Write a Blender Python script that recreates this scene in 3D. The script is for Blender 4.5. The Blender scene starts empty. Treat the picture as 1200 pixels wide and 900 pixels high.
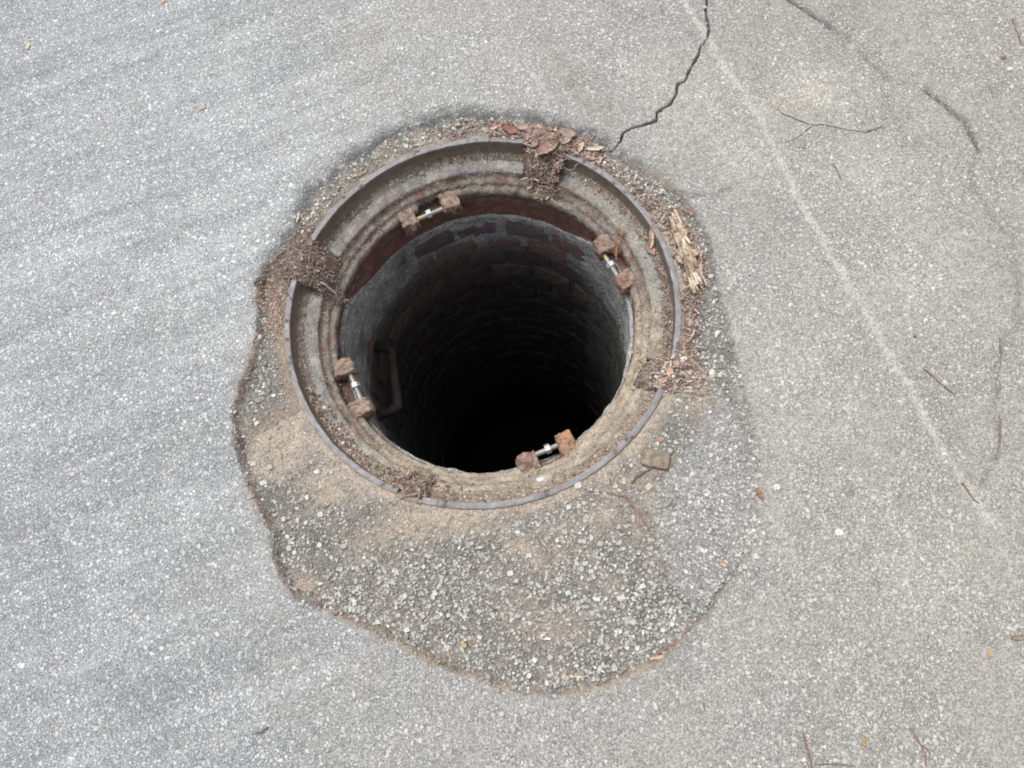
import bpy, math, random
import numpy as np
from mathutils import Matrix, Vector
SC = bpy.context.scene
COL = SC.collection
rng = np.random.default_rng(7)
PI = math.pi

# ------------------------------------------------------------------ camera
CX, CY, CH, PITCH, ROLL, FPX = 0.020177, -0.570162, 1.286612, 0.3160635, -0.2751884, 935.0
def _rx(a): return np.array([[1,0,0],[0,math.cos(a),-math.sin(a)],[0,math.sin(a),math.cos(a)]])
def _rz(a): return np.array([[math.cos(a),-math.sin(a),0],[math.sin(a),math.cos(a),0],[0,0,1]])
RC = _rx(PITCH) @ _rz(ROLL)
cam = bpy.data.cameras.new('camera')
cam.sensor_width = 36.0; cam.lens = FPX/1200*36; cam.clip_start = 0.02; cam.clip_end = 500
co = bpy.data.objects.new('camera', cam); COL.objects.link(co)
M4 = Matrix.Identity(4)
for i in range(3):
    for j in range(3): M4[i][j] = RC[i][j]
M4.translation = (CX, CY, CH)
co.matrix_world = M4
SC.camera = co
# ------------------------------------------------------------------ light
SUN_EL, SUN_AZ = math.radians(68), math.radians(118)      # azimuth counted from +x
w = bpy.data.worlds.new('World'); SC.world = w; w.use_nodes = True
nt = w.node_tree; nt.nodes.clear()
sky = nt.nodes.new('ShaderNodeTexSky'); sky.sky_type = 'NISHITA'; sky.sun_disc = False
sky.sun_elevation = SUN_EL; sky.sun_rotation = PI/2 - SUN_AZ
sky.air_density = 1.0; sky.dust_density = 3.0; sky.ozone_density = 1.0
hs = nt.nodes.new('ShaderNodeHueSaturation'); hs.inputs['Saturation'].default_value = 0.12
bg = nt.nodes.new('ShaderNodeBackground'); bg.inputs['Strength'].default_value = 0.11
wo = nt.nodes.new('ShaderNodeOutputWorld')
nt.links.new(sky.outputs[0], hs.inputs['Color']); nt.links.new(hs.outputs[0], bg.inputs['Color'])
nt.links.new(bg.outputs[0], wo.inputs['Surface'])
sd_ = bpy.data.lights.new('sun', 'SUN'); sd_.energy = 1.4; sd_.angle = math.radians(28); sd_.color = (1, .975, .945)
so = bpy.data.objects.new('sun', sd_); COL.objects.link(so)
sdir = Vector((math.cos(SUN_EL)*math.cos(SUN_AZ), math.cos(SUN_EL)*math.sin(SUN_AZ), math.sin(SUN_EL)))
so.rotation_euler = sdir.to_track_quat('Z', 'Y').to_euler()
SC.view_settings.view_transform = 'Standard'; SC.view_settings.look = 'None'
SC.view_settings.exposure = 0.9; SC.view_settings.gamma = 1.0
SC.cycles.filter_width = 1.9
SC.cycles.max_bounces = 6; SC.cycles.diffuse_bounces = 4

# ------------------------------------------------------------------ helpers
def at(px, py, z=0.0):
    """point of the photograph -> point of the place at height z"""
    d = RC @ np.array([(px-600)/FPX, -(py-450)/FPX, -1.0])
    t = (z-CH)/d[2]
    return np.array([CX+t*d[0], CY+t*d[1], z])
def atp(pts, z=0.0): return np.array([at(x, y, z)[:2] for x, y in pts])
def _hash(ix, iy, seed):
    h = (ix.astype(np.int64)*374761393 + iy.astype(np.int64)*668265263 + seed*1442695041) & 0xffffffff
    h = ((h ^ (h >> 13))*1274126177) & 0xffffffff
    h = h ^ (h >> 16)
    return (h & 0xffffff)/float(0xffffff)
def vn(x, y, seed=0):
    x = np.asarray(x, float); y = np.asarray(y, float)
    ix = np.floor(x); iy = np.floor(y); fx = x-ix; fy = y-iy
    fx = fx*fx*(3-2*fx); fy = fy*fy*(3-2*fy)
    a = _hash(ix, iy, seed); b = _hash(ix+1, iy, seed); c = _hash(ix, iy+1, seed); d = _hash(ix+1, iy+1, seed)
    return (a*(1-fx)+b*fx)*(1-fy)+(c*(1-fx)+d*fx)*fy
def fbm(x, y, s, seed=0, o=4):
    """0..1, s = feature size in metres"""
    x = np.asarray(x, float)/s; y = np.asarray(y, float)/s
    r = 0; a = .5; t = 0
    for k in range(o):
        r = r+a*vn(x+17.3*k, y-9.1*k, seed+k*31); t += a; a *= .5; x = x*2.03; y = y*2.03
    return r/t
def ss(a, b, x):
    t = np.clip((x-a)/(b-a), 0, 1); return t*t*(3-2*t)
def poly_dist(x, y, P, closed=False):
    """distance to polyline"""
    P = np.asarray(P); n = len(P); d = np.full(np.shape(x), 1e9)
    for i in range(n if closed else n-1):
        a = P[i]; b = P[(i+1) % n]; ab = b-a; L = ab@ab+1e-12
        t = np.clip(((x-a[0])*ab[0]+(y-a[1])*ab[1])/L, 0, 1)
        d = np.minimum(d, np.hypot(x-a[0]-t*ab[0], y-a[1]-t*ab[1]))
    return d
def in_poly(x, y, P):
    P = np.asarray(P); n = len(P); c = np.zeros(np.shape(x), bool)
    for i in range(n):
        a = P[i]; b = P[(i+1) % n]
        if a[1] == b[1]: continue
        m = ((a[1] > y) != (b[1] > y)) & (x < (b[0]-a[0])*(y-a[1])/(b[1]-a[1])+a[0])
        c ^= m
    return c
def mix(a, b, t):
    t = np.asarray(t)[..., None]; return np.asarray(a)*(1-t)+np.asarray(b)*t
def mesh_np(name, V, F, mat, col=None, smooth=True, parent=None, fcol=None):
    """F: (n,k) array or list of such arrays"""
    Fs = F if isinstance(F, list) else [F]
    Fs = [np.asarray(f, np.int32) for f in Fs if len(f)]
    V = np.asarray(V, np.float32)
    me = bpy.data.meshes.new(name)
    me.vertices.add(len(V)); me.vertices.foreach_set('co', V.ravel())
    li = np.concatenate([f.ravel() for f in Fs]); tot = np.concatenate([np.full(len(f), f.shape[1]) for f in Fs])
    me.loops.add(len(li)); me.loops.foreach_set('vertex_index', li.astype(np.int32))
    me.polygons.add(len(tot)); st = np.concatenate([[0], np.cumsum(tot)[:-1]])
    me.polygons.foreach_set('loop_start', st.astype(np.int32))
    try: me.polygons.foreach_set('loop_total', tot.astype(np.int32))
    except Exception: pass
    me.update(calc_edges=True)
    me.polygons.foreach_set('use_smooth', np.full(len(tot), smooth, bool))
    if col is not None:
        c = np.ones((len(V), 4), np.float32); c[:, :3] = np.clip(col, 0, 1)
        at_ = me.color_attributes.new('Col', 'FLOAT_COLOR', 'POINT'); at_.data.foreach_set('color', c.ravel())
    if mat: me.materials.append(mat)
    o = bpy.data.objects.new(name, me); COL.objects.link(o)
    if parent is not None: o.parent = parent
    return o
def tag(o, label=None, cat=None, group=None, kind=None):
    if label: o['label'] = label
    if cat: o['category'] = cat
    if group: o['group'] = group
    if kind: o['kind'] = kind
    return o
def thing(name, label, cat, loc=(0, 0, 0), group=None):
    o = bpy.data.objects.new(name, None); COL.objects.link(o); o.location = loc
    o.empty_display_size = .02
    return tag(o, label, cat, group)

# ------------------------------------------------------------------ materials
def mat_col(name, rough=.85, grain=300., gmix=.35, cell=0., cmix=.0, bump=.4, bdist=.001, metal=0., spec=.3, n2=40., n2mix=.15, space='Object'):
    """colour attribute 'Col' times procedural grain, with bump"""
    m = bpy.data.materials.new(name); m.use_nodes = True; t = m.node_tree; N = t.nodes; L = t.links
    p = N['Principled BSDF']; p.inputs['Roughness'].default_value = rough; p.inputs['Metallic'].default_value = metal
    p.inputs['Specular IOR Level'].default_value = spec
    a = N.new('ShaderNodeAttribute'); a.attribute_name = 'Col'
    tc = N.new('ShaderNodeTexCoord')
    def noise(s, det=3., rg=.6):
        n = N.new('ShaderNodeTexNoise'); n.inputs['Scale'].default_value = s; n.inputs['Detail'].default_value = det
        n.inputs['Roughness'].default_value = rg; L.new(tc.outputs[space], n.inputs['Vector']); return n
    def mr(sock, lo, hi, a0=0., a1=1.):
        r = N.new('ShaderNodeMapRange'); r.inputs['From Min'].default_value = a0; r.inputs['From Max'].default_value = a1
        r.inputs['To Min'].default_value = lo; r.inputs['To Max'].default_value = hi; L.new(sock, r.inputs['Value']); return r.outputs[0]
    def mul(x, y):
        r = N.new('ShaderNodeMath'); r.operation = 'MULTIPLY'; L.new(x, r.inputs[0]); L.new(y, r.inputs[1]); return r.outputs[0]
    n1 = noise(grain); n2_ = noise(n2)
    f = mul(mr(n1.outputs['Fac'], 1-gmix, 1+gmix, .3, .7), mr(n2_.outputs['Fac'], 1-n2mix, 1+n2mix, .3, .7))
    hsock = n1.outputs['Fac']
    if cell:
        v = N.new('ShaderNodeTexVoronoi'); v.inputs['Scale'].default_value = cell; L.new(tc.outputs[space], v.inputs['Vector'])
        sp = N.new('ShaderNodeSeparateColor'); L.new(v.outputs['Color'], sp.inputs[0])
        f = mul(f, mr(sp.outputs[0], 1-cmix, 1+cmix))
        f = mul(f, mr(v.outputs['Distance'], 1.08, .78, .3, .75))
        hh = N.new('ShaderNodeMath'); hh.operation = 'SUBTRACT'; L.new(n1.outputs['Fac'], hh.inputs[0]); L.new(v.outputs['Distance'], hh.inputs[1])
        hsock = hh.outputs[0]
    vm = N.new('ShaderNodeVectorMath'); vm.operation = 'SCALE'; L.new(a.outputs['Color'], vm.inputs[0]); L.new(f, vm.inputs['Scale'])
    L.new(vm.outputs[0], p.inputs['Base Color'])
    if bump:
        b = N.new('ShaderNodeBump'); b.inputs['Strength'].default_value = bump; b.inputs['Distance'].default_value = bdist
        L.new(hsock, b.inputs['Height']); L.new(b.outputs[0], p.inputs['Normal'])
    return m
M_GROUND = mat_col('worn_asphalt', .9, 700, .30, 430, .30, .9, .0012, n2=60, n2mix=.10)
M_STONE = mat_col('stone_chips', .8, 600, .22, 0, 0, .5, .0006, n2=150, n2mix=.12)
M_RUST = mat_col('rusted_iron', .85, 260, .35, 0, 0, .9, .0018, n2=45, n2mix=.28, spec=.25)
M_STEEL = mat_col('worn_steel', .6, 400, .16, 0, 0, .5, .0006, n2=70, n2mix=.2, metal=.15, spec=.35)
M_ZINC = mat_col('galvanised_metal', .5, 900, .25, 0, 0, .5, .0004, metal=.4, spec=.5)
M_BRICK = mat_col('old_brick', .85, 220, .35, 0, 0, .9, .002, n2=50, n2mix=.25)
M_MORTAR = mat_col('rough_mortar', .95, 300, .35, 240, .22, 1., .0025, n2=40, n2mix=.2)
M_LITTER = mat_col('dry_litter', .85, 300, .28, 0, 0, .4, .0006, n2=120, n2mix=.2)
M_DIRT = mat_col('crumbly_dirt', .97, 500, .35, 380, .28, 1., .002, n2=60, n2mix=.18)

# ------------------------------------------------------------------ outlines on the ground (traced, then put on the road plane)
ZR = .008
OUT = atp([(345,262),(362,228),(392,204),(425,180),(455,160),(490,147),(520,139),(545,137),(590,140),(620,143),(655,150),(700,168),(716,180),(738,190),(770,206),(800,232),(822,262),(836,300),(845,345),(855,392),(868,440),(880,490),(890,540),(893,590),(888,630),(873,665),(850,692),(822,728),(790,757),(755,782),(712,800),(665,810),(620,808),(580,800),(540,788),(500,770),(455,744),(420,728),(380,712),(352,700),(335,678),(322,652),(320,622),(305,592),(290,562),(278,525),(273,487),(283,450),(298,415),(303,375),(304,335),(314,312),(332,288)], ZR)
SUB = atp([(752,590),(762,620),(768,655),(780,685),(800,708),(822,728),(850,692),(873,665),(888,630),(893,590),(884,520),(868,470),(845,455),(820,480),(800,520),(775,560)], ZR)
CRACK1 = atp([(829,0),(827,14),(831,34),(829,46),(821,55),(817,68),(808,82),(803,95),(794,99),(792,112),(784,124),(771,131),(769,141),(758,146),(741,150),(731,156),(727,166),(720,174),(710,177)], ZR)
CRACK1B = atp([(829,0),(824,-40),(832,-80),(820,-130)], ZR)
CRACK2 = atp([(915,-8),(930,4),(944,12),(955,20),(973,32)], ZR)
CRACK2F = atp([(973,32),(990,42),(1010,60),(1020,75),(1032,86),(1050,104),(1075,112),(1085,108)], ZR)
CRACK3 = atp([(1085,106),(1098,116),(1108,124),(1120,134),(1131,144),(1138,158),(1144,170),(1147,177)], ZR)
CRACK3F = atp([(1147,177),(1138,195),(1142,225),(1155,246),(1172,262),(1184,280),(1190,305),(1193,350),(1192,385),(1178,395),(1174,412),(1168,430),(1169,455),(1167,478),(1172,500),(1170,525),(1160,548),(1152,565)], ZR)
CRACK4 = atp([(800,226),(812,229),(826,231),(840,229),(850,224),(857,220)], ZR)
CHALK = atp([(790,-20),(802,0),(846,74),(893,142),(926,215),(989,325),(1058,445),(1110,535),(1160,612)], ZR)
CHALK2 = atp([(818,470),(835,510),(850,545),(865,575),(872,600)], ZR)
CHALK3 = atp([(900,600),(918,625),(932,655),(942,680)], ZR)
CHALK4 = atp([(612,72),(628,90),(640,112)], ZR)
CHALK5 = atp([(826,150),(842,172),(862,200)], ZR)
SDIR = at(300, 285)[:2]-at(0, 395)[:2]; SDIR /= np.linalg.norm(SDIR)
BLOBS = [(672,92,24,(.20,.18,.14),.42),(705,128,22,(.22,.19,.15),.35),(640,75,16,(.24,.2,.16),.25),(472,118,11,(.23,.2,.16),.5),(436,40,13,(.24,.21,.17),.35),
         (176,389,9,(.18,.18,.17),.5),(160,128,9,(.18,.18,.18),.5),(170,606,30,(.2,.2,.2),.30),(300,775,9,(.14,.14,.14),.3),
         (960,105,42,(.42,.40,.34),.6),(905,120,28,(.40,.38,.33),.35),(1010,205,60,(.38,.37,.32),.45),(870,170,40,(.40,.39,.34),.45),(1060,330,70,(.38,.37,.33),.4),
         (760,95,45,(.36,.35,.31),.4),(830,120,40,(.38,.37,.33),.5),(930,460,90,(.37,.36,.32),.35),(1120,640,60,(.34,.33,.29),.4),(1075,690,50,(.34,.33,.29),.3),
         (1120,510,9,(.2,.18,.16),.5),(950,420,14,(.38,.36,.32),.4),(640,40,9,(.2,.2,.2),.3),(750,20,12,(.17,.17,.18),.4)]
BLOBS = [(at(x, y, ZR)[:2], r*.00142, c, s) for x, y, r, c, s in BLOBS]
DIRTB = [(520,600,90,34,.9),(400,560,55,40,.75),(330,520,55,45,.85),(350,470,26,30,.45),(640,640,80,30,.45),(760,590,34,70,.5),(700,600,50,22,.6),(470,622,70,22,.45),(820,470,30,34,.5),(560,618,60,20,.5),
         (330,330,26,60,.6),(345,690,26,16,.8),(600,715,90,60,.12),(450,665,60,50,.10),(700,680,40,26,.2),(650,730,60,26,.25)]
DIRTB = [(at(x, y, -.004)[:2], rx*.0014, ry*.0014, s) for x, y, rx, ry, s in DIRTB]
LEFTW = at(0, 450)[:2]; RIGHTW = at(1200, 450)[:2]

def fields(x, y, honly=False):
    r = np.hypot(x, y); th = np.degrees(np.arctan2(y, x))
    F = {}
    wx = x+.012*(fbm(x, y, .03, 5)-.5)+.0055*(fbm(x, y, .008, 47, 2)-.5); wy = y+.012*(fbm(x, y, .03, 6)-.5)+.0055*(fbm(x, y, .008, 48, 2)-.5)
    near = r < 1.0
    sd = np.full(x.shape, .5); ds = np.full(x.shape, .5)
    cr = np.full(x.shape, .5); crf = np.full(x.shape, .5); ch = np.full(x.shape, .5); ch2 = np.full(x.shape, .5)
    sd[near] = poly_dist(wx[near], wy[near], OUT, True)
    ins = in_poly(wx, wy, OUT); sd = np.where(ins, -sd, sd)
    ds[near] = poly_dist(wx[near], wy[near], SUB, True); insub = in_poly(wx, wy, SUB)
    m = (r < 1.6) & (not honly or len(x) > 40)
    kx = x+.0042*(fbm(x, y, .008, 15, 2)-.5); ky = y+.0042*(fbm(x, y, .008, 16, 2)-.5)
    cw = np.full(x.shape, .5)
    for P in (CRACK2, CRACK3): cw[m] = np.minimum(cw[m], poly_dist(kx[m], ky[m], P))
    for P in (CRACK1, CRACK1B): cr[m] = np.minimum(cr[m], poly_dist(kx[m], ky[m], P))
    for P in (CRACK2F, CRACK3F, CRACK4): crf[m] = np.minimum(crf[m], poly_dist(wx[m], wy[m], P))
    ch[m] = poly_dist(wx[m], wy[m], CHALK)
    for P in (CHALK2, CHALK3, CHALK4, CHALK5): ch2[m] = np.minimum(ch2[m], poly_dist(wx[m], wy[m], P))
    # ---- heights
    ang = np.radians(th)
    topw = ss(10, 40, th)*(1-ss(140, 160, th))                # towards the picture's top the road rounds off down to the frame
    a = -.006-.004*topw; b = .007+.026*topw
    hr = .009+.0035*(fbm(x, y, .25, 1)-.5)*ss(.3, .6, r)+.0014*(fbm(x, y, .035, 2)-.5)
    hp = -.0035-.0035*ss(.40, .47, r)*(1-.5*topw)+.0065*(fbm(x, y, .035, 3)-.5)*ss(.36, .40, r)+.0022*(fbm(x, y, .012, 4)-.5)
    hs_ = .0068+.0022*(fbm(x, y, .04, 8)-.5)
    subm = insub*ss(0, .012, ds)
    hp = hp*(1-subm)+hs_*subm
    k = ss(0, 1, (sd-a)/(b-a))
    rt0 = ss(-72, -54, th)*(1-ss(0, 20, th))*ss(.44, .52, r)
    hp = hp*(1-rt0)+hs_*rt0
    h = hp*(1-k)+hr*k
    rt = ss(-84, -66, th)*(1-ss(5, 20, th))
    h = h-.0020*np.exp(-(sd/.0040)**2)*(1-topw)*ss(.40, .52, fbm(x, y, .05, 11))*(1-.85*rt)
    wcr = .0002+.0024*fbm(x, y, .016, 12)
    h = h-.012*np.exp(-(cr/wcr)**2)
    h = h-.0018*np.exp(-(crf/.007)**2)*ss(.35, .6, fbm(x, y, .03, 13))-.006*np.exp(-(cw/.0036)**2)*1.0
    F['h'] = h; F['sd'] = sd; F['sub'] = subm; F['crack'] = np.minimum(cr, cw*1.3)
    if honly: return F
    # ---- material colour of the binder / fines (albedo)
    side = ss(0, 1, ((x-LEFTW[0])*(RIGHTW-LEFTW)[0]+(y-LEFTW[1])*(RIGHTW-LEFTW)[1])/((RIGHTW-LEFTW)@(RIGHTW-LEFTW)))
    side = np.clip(side+.35*(fbm(x, y, .35, 20)-.5), 0, 1)
    c = mix((.272, .281, .290), (.258, .250, .234), side)
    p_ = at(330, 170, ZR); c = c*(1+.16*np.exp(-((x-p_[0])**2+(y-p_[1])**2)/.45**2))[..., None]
    u = x*SDIR[0]+y*SDIR[1]; v = -x*SDIR[1]+y*SDIR[0]
    streak = .35*fbm(u*.10, v, .045, 21, 3)+.65*fbm(u*.05, v, .011, 41, 3)
    lm = 1-ss(.25, .55, side)
    c = c*(1+(.52*(streak-.5)*lm)[..., None])
    c = mix(c, (.20, .21, .235), .34*lm*ss(.52, .72, fbm(u*.07, v, .022, 24)))
    c = c*(1+.26*(fbm(x, y, .11, 22)-.5)+.16*(fbm(x, y, .028, 43)-.5))[..., None]
    dust = np.clip(ss(.42, .68, fbm(x, y, .09, 23))*(.10+.85*side)*.85+.22*side, 0, 1)
    c = mix(c, (.330, .315, .284), dust*.58)
    for (p, rad, cc, s) in BLOBS:
        g = np.exp(-((x-p[0])**2+(y-p[1])**2)/rad**2)*(.45+1.1*(fbm(x, y, .02, 25)-.0))
        c = mix(c, cc, np.clip(s*g, 0, 1))
    F['dust'] = dust
    # darker tone on the slope down to the frame and round the patch
    dk = topw*np.exp(-((sd-.004)/(.008+.014*fbm(x, y, .05, 44)))**2)*.85*ss(.34, .60, fbm(x, y, .014, 26)+.12)
    dk = np.maximum(dk, .5*np.exp(-(sd/.010)**2)*(1-topw)*ss(.4, .6, fbm(x, y, .06, 27))*(1-.5*rt))
    c = mix(c, (.088, .088, .093), dk)
    ck = mix((.38, .365, .325), (.43, .415, .372), fbm(x, y, .02, 28))
    chm = np.exp(-(ch/(.0050+.0030*fbm(x, y, .06, 39)))**4)*ss(.08, .34, fbm(x, y, .012, 29)+.14)*.93
    c = c*(1-chm[..., None])+ck*chm[..., None]
    chm2 = np.exp(-(ch2/.0040)**2)*ss(.28, .55, fbm(x, y, .02, 30)+.1)*.75
    c = c*(1-chm2[..., None])+ck*chm2[..., None]
    # patch
    cp = mix((.125, .121, .113), (.205, .193, .172), fbm(x, y, .04, 31))
    csub = mix((.225, .228, .232), (.27, .266, .255), fbm(x, y, .05, 32)); sc = insub*ss(-.004, .026, ds+.012*(fbm(x, y, .02, 42)-.5))
    cp = cp*(1-sc[..., None])+csub*sc[..., None]
    dirt = np.zeros(x.shape)
    for (p, rx, ry, s) in DIRTB:
        dirt = np.maximum(dirt, s*np.exp(-(((x-p[0])/rx)**2+((y-p[1])/ry)**2)**1.3))
    dirt = np.maximum(dirt, .85*(1-ss(.352, .385, r))*(1-.6*topw))
    dirt = np.clip(dirt*1.25*(.35+1.3*fbm(x, y, .018, 33)), 0, 1)*(1-.6*subm)
    low = ss(.35, .6, .5-(h-hp.mean())*60)
    dirt = np.clip(dirt+.25*ss(.5, .75, fbm(x, y, .03, 37))*(1-subm)+.55*topw*ss(.35, .6, fbm(x, y, .025, 45)), 0, 1)
    tan = mix((.305, .255, .208), (.385, .335, .280), fbm(x, y, .03, 34))
    mul_ = ss(118, 140, th)*(sd < .01)+(th < -165)*(sd < .01)*1.
    mul_ = np.clip(mul_, 0, 1)*ss(.3, .5, fbm(x, y, .03, 36)+.15)*(np.abs(th) > 118)
    tan = tan*(1-mul_[..., None]*.55)+np.array((.19, .13, .10))*mul_[..., None]*.55
    tan = mix(tan, (.165, .14, .118), .85*topw*ss(.3, .6, fbm(x, y, .02, 38)))
    cp = cp*(1-dirt[..., None])+tan*dirt[..., None]
    kk = ss(-.004-.030*rt*ss(.42, .47, r), .004, sd+.012*rt*(fbm(x, y, .02, 49)-.5))
    c = cp*(1-kk[..., None])+c*kk[..., None]
    edge = np.exp(-((sd-.003)/(.003+.006*fbm(x, y, .03, 50)))**2)*(1-topw)*ss(.34, .58, fbm(x, y, .05, 35)+.05)*(1-.9*rt)
    c = c*(1-(.8*edge)[..., None])+np.array((.32, .26, .205))*(.8*edge)[..., None]
    cf = np.exp(-(cr/(wcr*1.1))**2)
    c = mix(c, (.045, .042, .038), cf*.85)
    c = mix(c, (.075, .07, .066), np.exp(-(cw/.0034)**2)*.9)
    c = mix(c, (.15, .145, .14), np.exp(-(np.minimum(cw, crf*1.8)/.010)**2)*.32*ss(.3, .55, fbm(x, y, .05, 18)+.1))
    cf = np.exp(-(crf/.0050)**2)*ss(.36, .6, fbm(x, y, .025, 13))
    c = mix(c, (.13, .12, .11), cf*.45)
    F['col'] = c; F['dirt'] = np.where(sd < 0, dirt, 0)+edge; F['chalk'] = np.maximum(chm, chm2); F['dark'] = dk; F['side'] = side; F['topw'] = topw; F['lm'] = lm
    F['streak'] = streak
    return F

# ------------------------------------------------------------------ the road sheet, to the horizon, with the frame's hole in it
NT = 1300
rr = [.345]
while rr[-1] < .74: rr.append(rr[-1]+.002)
while rr[-1] < 1.5: rr.append(rr[-1]+.002+.022*(rr[-1]-.74))
while rr[-1] < 60: rr.append(rr[-1]*1.12)
rr = np.array(rr); NR = len(rr)
tt = np.linspace(0, 2*PI, 4000); dens = 1+1.3*np.exp(-((np.degrees(tt)-52)/26)**4)
cum = np.concatenate([[0], np.cumsum((dens[1:]+dens[:-1])/2)]); cum /= cum[-1]
TH = np.interp(np.arange(NT)/NT, cum, tt)
R_, T_ = np.meshgrid(rr, TH, indexing='ij')
X = (R_*np.cos(T_)).ravel(); Y = (R_*np.sin(T_)).ravel()
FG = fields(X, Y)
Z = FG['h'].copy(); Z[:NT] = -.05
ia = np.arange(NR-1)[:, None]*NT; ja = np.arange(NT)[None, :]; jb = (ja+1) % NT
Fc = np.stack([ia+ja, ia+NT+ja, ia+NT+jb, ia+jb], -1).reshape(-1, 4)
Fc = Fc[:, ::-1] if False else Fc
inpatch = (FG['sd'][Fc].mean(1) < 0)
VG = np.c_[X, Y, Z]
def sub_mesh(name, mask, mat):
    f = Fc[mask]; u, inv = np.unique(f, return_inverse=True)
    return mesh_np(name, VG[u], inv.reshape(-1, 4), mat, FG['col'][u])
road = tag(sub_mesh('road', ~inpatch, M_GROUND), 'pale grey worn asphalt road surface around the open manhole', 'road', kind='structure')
patch = tag(sub_mesh('asphalt_patch', inpatch, M_GROUND), 'sunken eroded asphalt patch with exposed gravel around the manhole frame', 'asphalt patch', kind='structure')
def ground_z(x, y): return fields(np.atleast_1d(np.asarray(x, float)), np.atleast_1d(np.asarray(y, float)), True)['h']

# ------------------------------------------------------------------ stones set in the binder
def build_stones(name, x, y, z, rad, hgt, col, K=5, tilt=.12, seed=1):
    g = np.random.default_rng(seed); n = len(x)
    a0 = g.uniform(0, 2*PI, n)[:, None]; k = np.arange(K)[None, :]
    ang = a0+(k+g.uniform(-.28, .28, (n, K)))*2*PI/K
    rj = rad[:, None]*g.uniform(.72, 1.15, (n, K)); asp = g.uniform(.62, 1., n)[:, None]; ph = g.uniform(0, PI, n)[:, None]
    ex = rj*np.cos(ang); ey = rj*np.sin(ang)*asp
    lx = ex*np.cos(ph)-ey*np.sin(ph); ly = ex*np.sin(ph)+ey*np.cos(ph)
    tx = g.normal(0, tilt, n)[:, None]; ty = g.normal(0, tilt, n)[:, None]
    top = g.uniform(.62, .84, n)[:, None]
    B = np.stack([x[:, None]+lx, y[:, None]+ly, np.broadcast_to((z-.0016)[:, None], lx.shape)], -1)
    T = np.stack([x[:, None]+lx*top, y[:, None]+ly*top, (z+hgt)[:, None]+tx*lx*top+ty*ly*top], -1)
    V = np.concatenate([B, T], 1).reshape(-1, 3)
    b = (np.arange(n)*2*K)[:, None]; kk = np.arange(K)[None, :]; k2 = (kk+1) % K
    side = np.stack([b+kk, b+k2, b+K+k2, b+K+kk], -1).reshape(-1, 4)
    cap = b+K+np.arange(K)[None, :]
    c = np.repeat(col, 2*K, axis=0)
    return mesh_np(name, V, [side, cap], M_STONE, c, smooth=False)
def stone_cols(n, g, warm):
    base = np.array([(.52,.52,.51),(.62,.615,.60),(.43,.43,.42),(.33,.33,.325),(.50,.48,.44),(.68,.68,.67),(.44,.40,.37),(.42,.45,.43),(.22,.215,.21),(.50,.44,.39)])
    pr = np.array([.20,.16,.18,.13,.10,.05,.06,.04,.06,.02]); pr /= pr.sum()
    c = base[g.choice(len(base), n, p=pr)]*g.uniform(.88, 1.12, n)[:, None]
    q_ = .40 if warm == 0 else .36
    return c*(1-q_)+.415*q_
# region: the framed ground plus a margin all round
FR = atp([(-70,-70),(1270,-70),(1270,970),(-70,970)], 0)
g = np.random.default_rng(11)
x0, x1, y0, y1 = FR[:, 0].min(), FR[:, 0].max(), FR[:, 1].min(), FR[:, 1].max()
S = .0048
gx, gy = np.meshgrid(np.arange(x0, x1, S), np.arange(y0, y1, S*.88))
gx = gx+(np.arange(gx.shape[0]) % 2)[:, None]*S/2
gx = (gx+g.uniform(-.36, .36, gx.shape)*S).ravel(); gy = (gy+g.uniform(-.36, .36, gy.shape)*S).ravel()
r_ = np.hypot(gx, gy)
k = in_poly(gx, gy, FR) & (r_ > .353)
gx = gx[k]; gy = gy[k]
f = fields(gx, gy)
road_m = f['sd'] > .001
bury = np.clip(f['dust']*.75+f['chalk']*.95+f['dirt']*1.0*(road_m), 0, 1)
keep = road_m & (g.random(len(gx)) > .10+.55*bury) & (f['crack'] > .003)
x, y = gx[keep], gy[keep]; n = len(x)
rad = np.clip(g.lognormal(math.log(.0021), .40, n), .001, .0052)
col = stone_cols(n, g, 0)
side = f['side'][keep]
tint = mix((.97, 1.0, 1.025), (1.01, .98, .93), side)
col = col*tint
amb = f['col'][keep]; mean = amb.mean(1, keepdims=True)
col = col*(.35+.65*mean/.275)
b = np.clip(.16+.75*bury[keep], 0, 1)[:, None]
col = col*(1-b)+amb*1.08*b
col = col*(1-.30*f['dark'][keep])[:, None]
tag(build_stones('aggregate_stones', x, y, f['h'][keep], rad, g.uniform(.0001, .0009, n)*(1-.6*bury[keep]), col, tilt=.05, seed=3),
    'pale aggregate chips worn flush in the grey road', 'aggregate', kind='stuff')
# patch gravel: prouder, sharper, loose
pm = (f['sd'] < .001)
keep = pm & (g.random(len(gx)) > .12+.72*np.clip(f['dirt'], 0, 1)) & (np.hypot(gx, gy) > .357)
x, y = gx[keep], gy[keep]; n = len(x)
x = np.r_[x, x+g.normal(0, .004, n)][:int(n*1.55)]; y = np.r_[y, y+g.normal(0, .004, n)][:int(n*1.55)]
k = np.hypot(x, y) > .357; x = x[k]; y = y[k]; n = len(x)
fp = fields(x, y)
rad = np.clip(g.lognormal(math.log(.0023), .46, n), .001, .0066)*(1-.12*fp['sub'])
col = stone_cols(n, g, 1)*np.array((1.0, .98, .94))
br = g.random(n) < .34; col[br] *= .52
b = np.clip(.14+.5*fp['dirt'], 0, 1)[:, None]*g.uniform(.4, 1.4, n)[:, None]; b = np.clip(b, 0, .9)
col = col*(1-b)+fp['col']*b
hgt = g.uniform(.0003, .0021, n)*(1-.5*fp['sub'])*(.6+rad/.005)
tag(build_stones('patch_gravel', x, y, fp['h'], rad, hgt, col, K=6, tilt=.35, seed=5),
    'sharp pale gravel standing proud in the sunken patch', 'gravel', kind='stuff')

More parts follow.
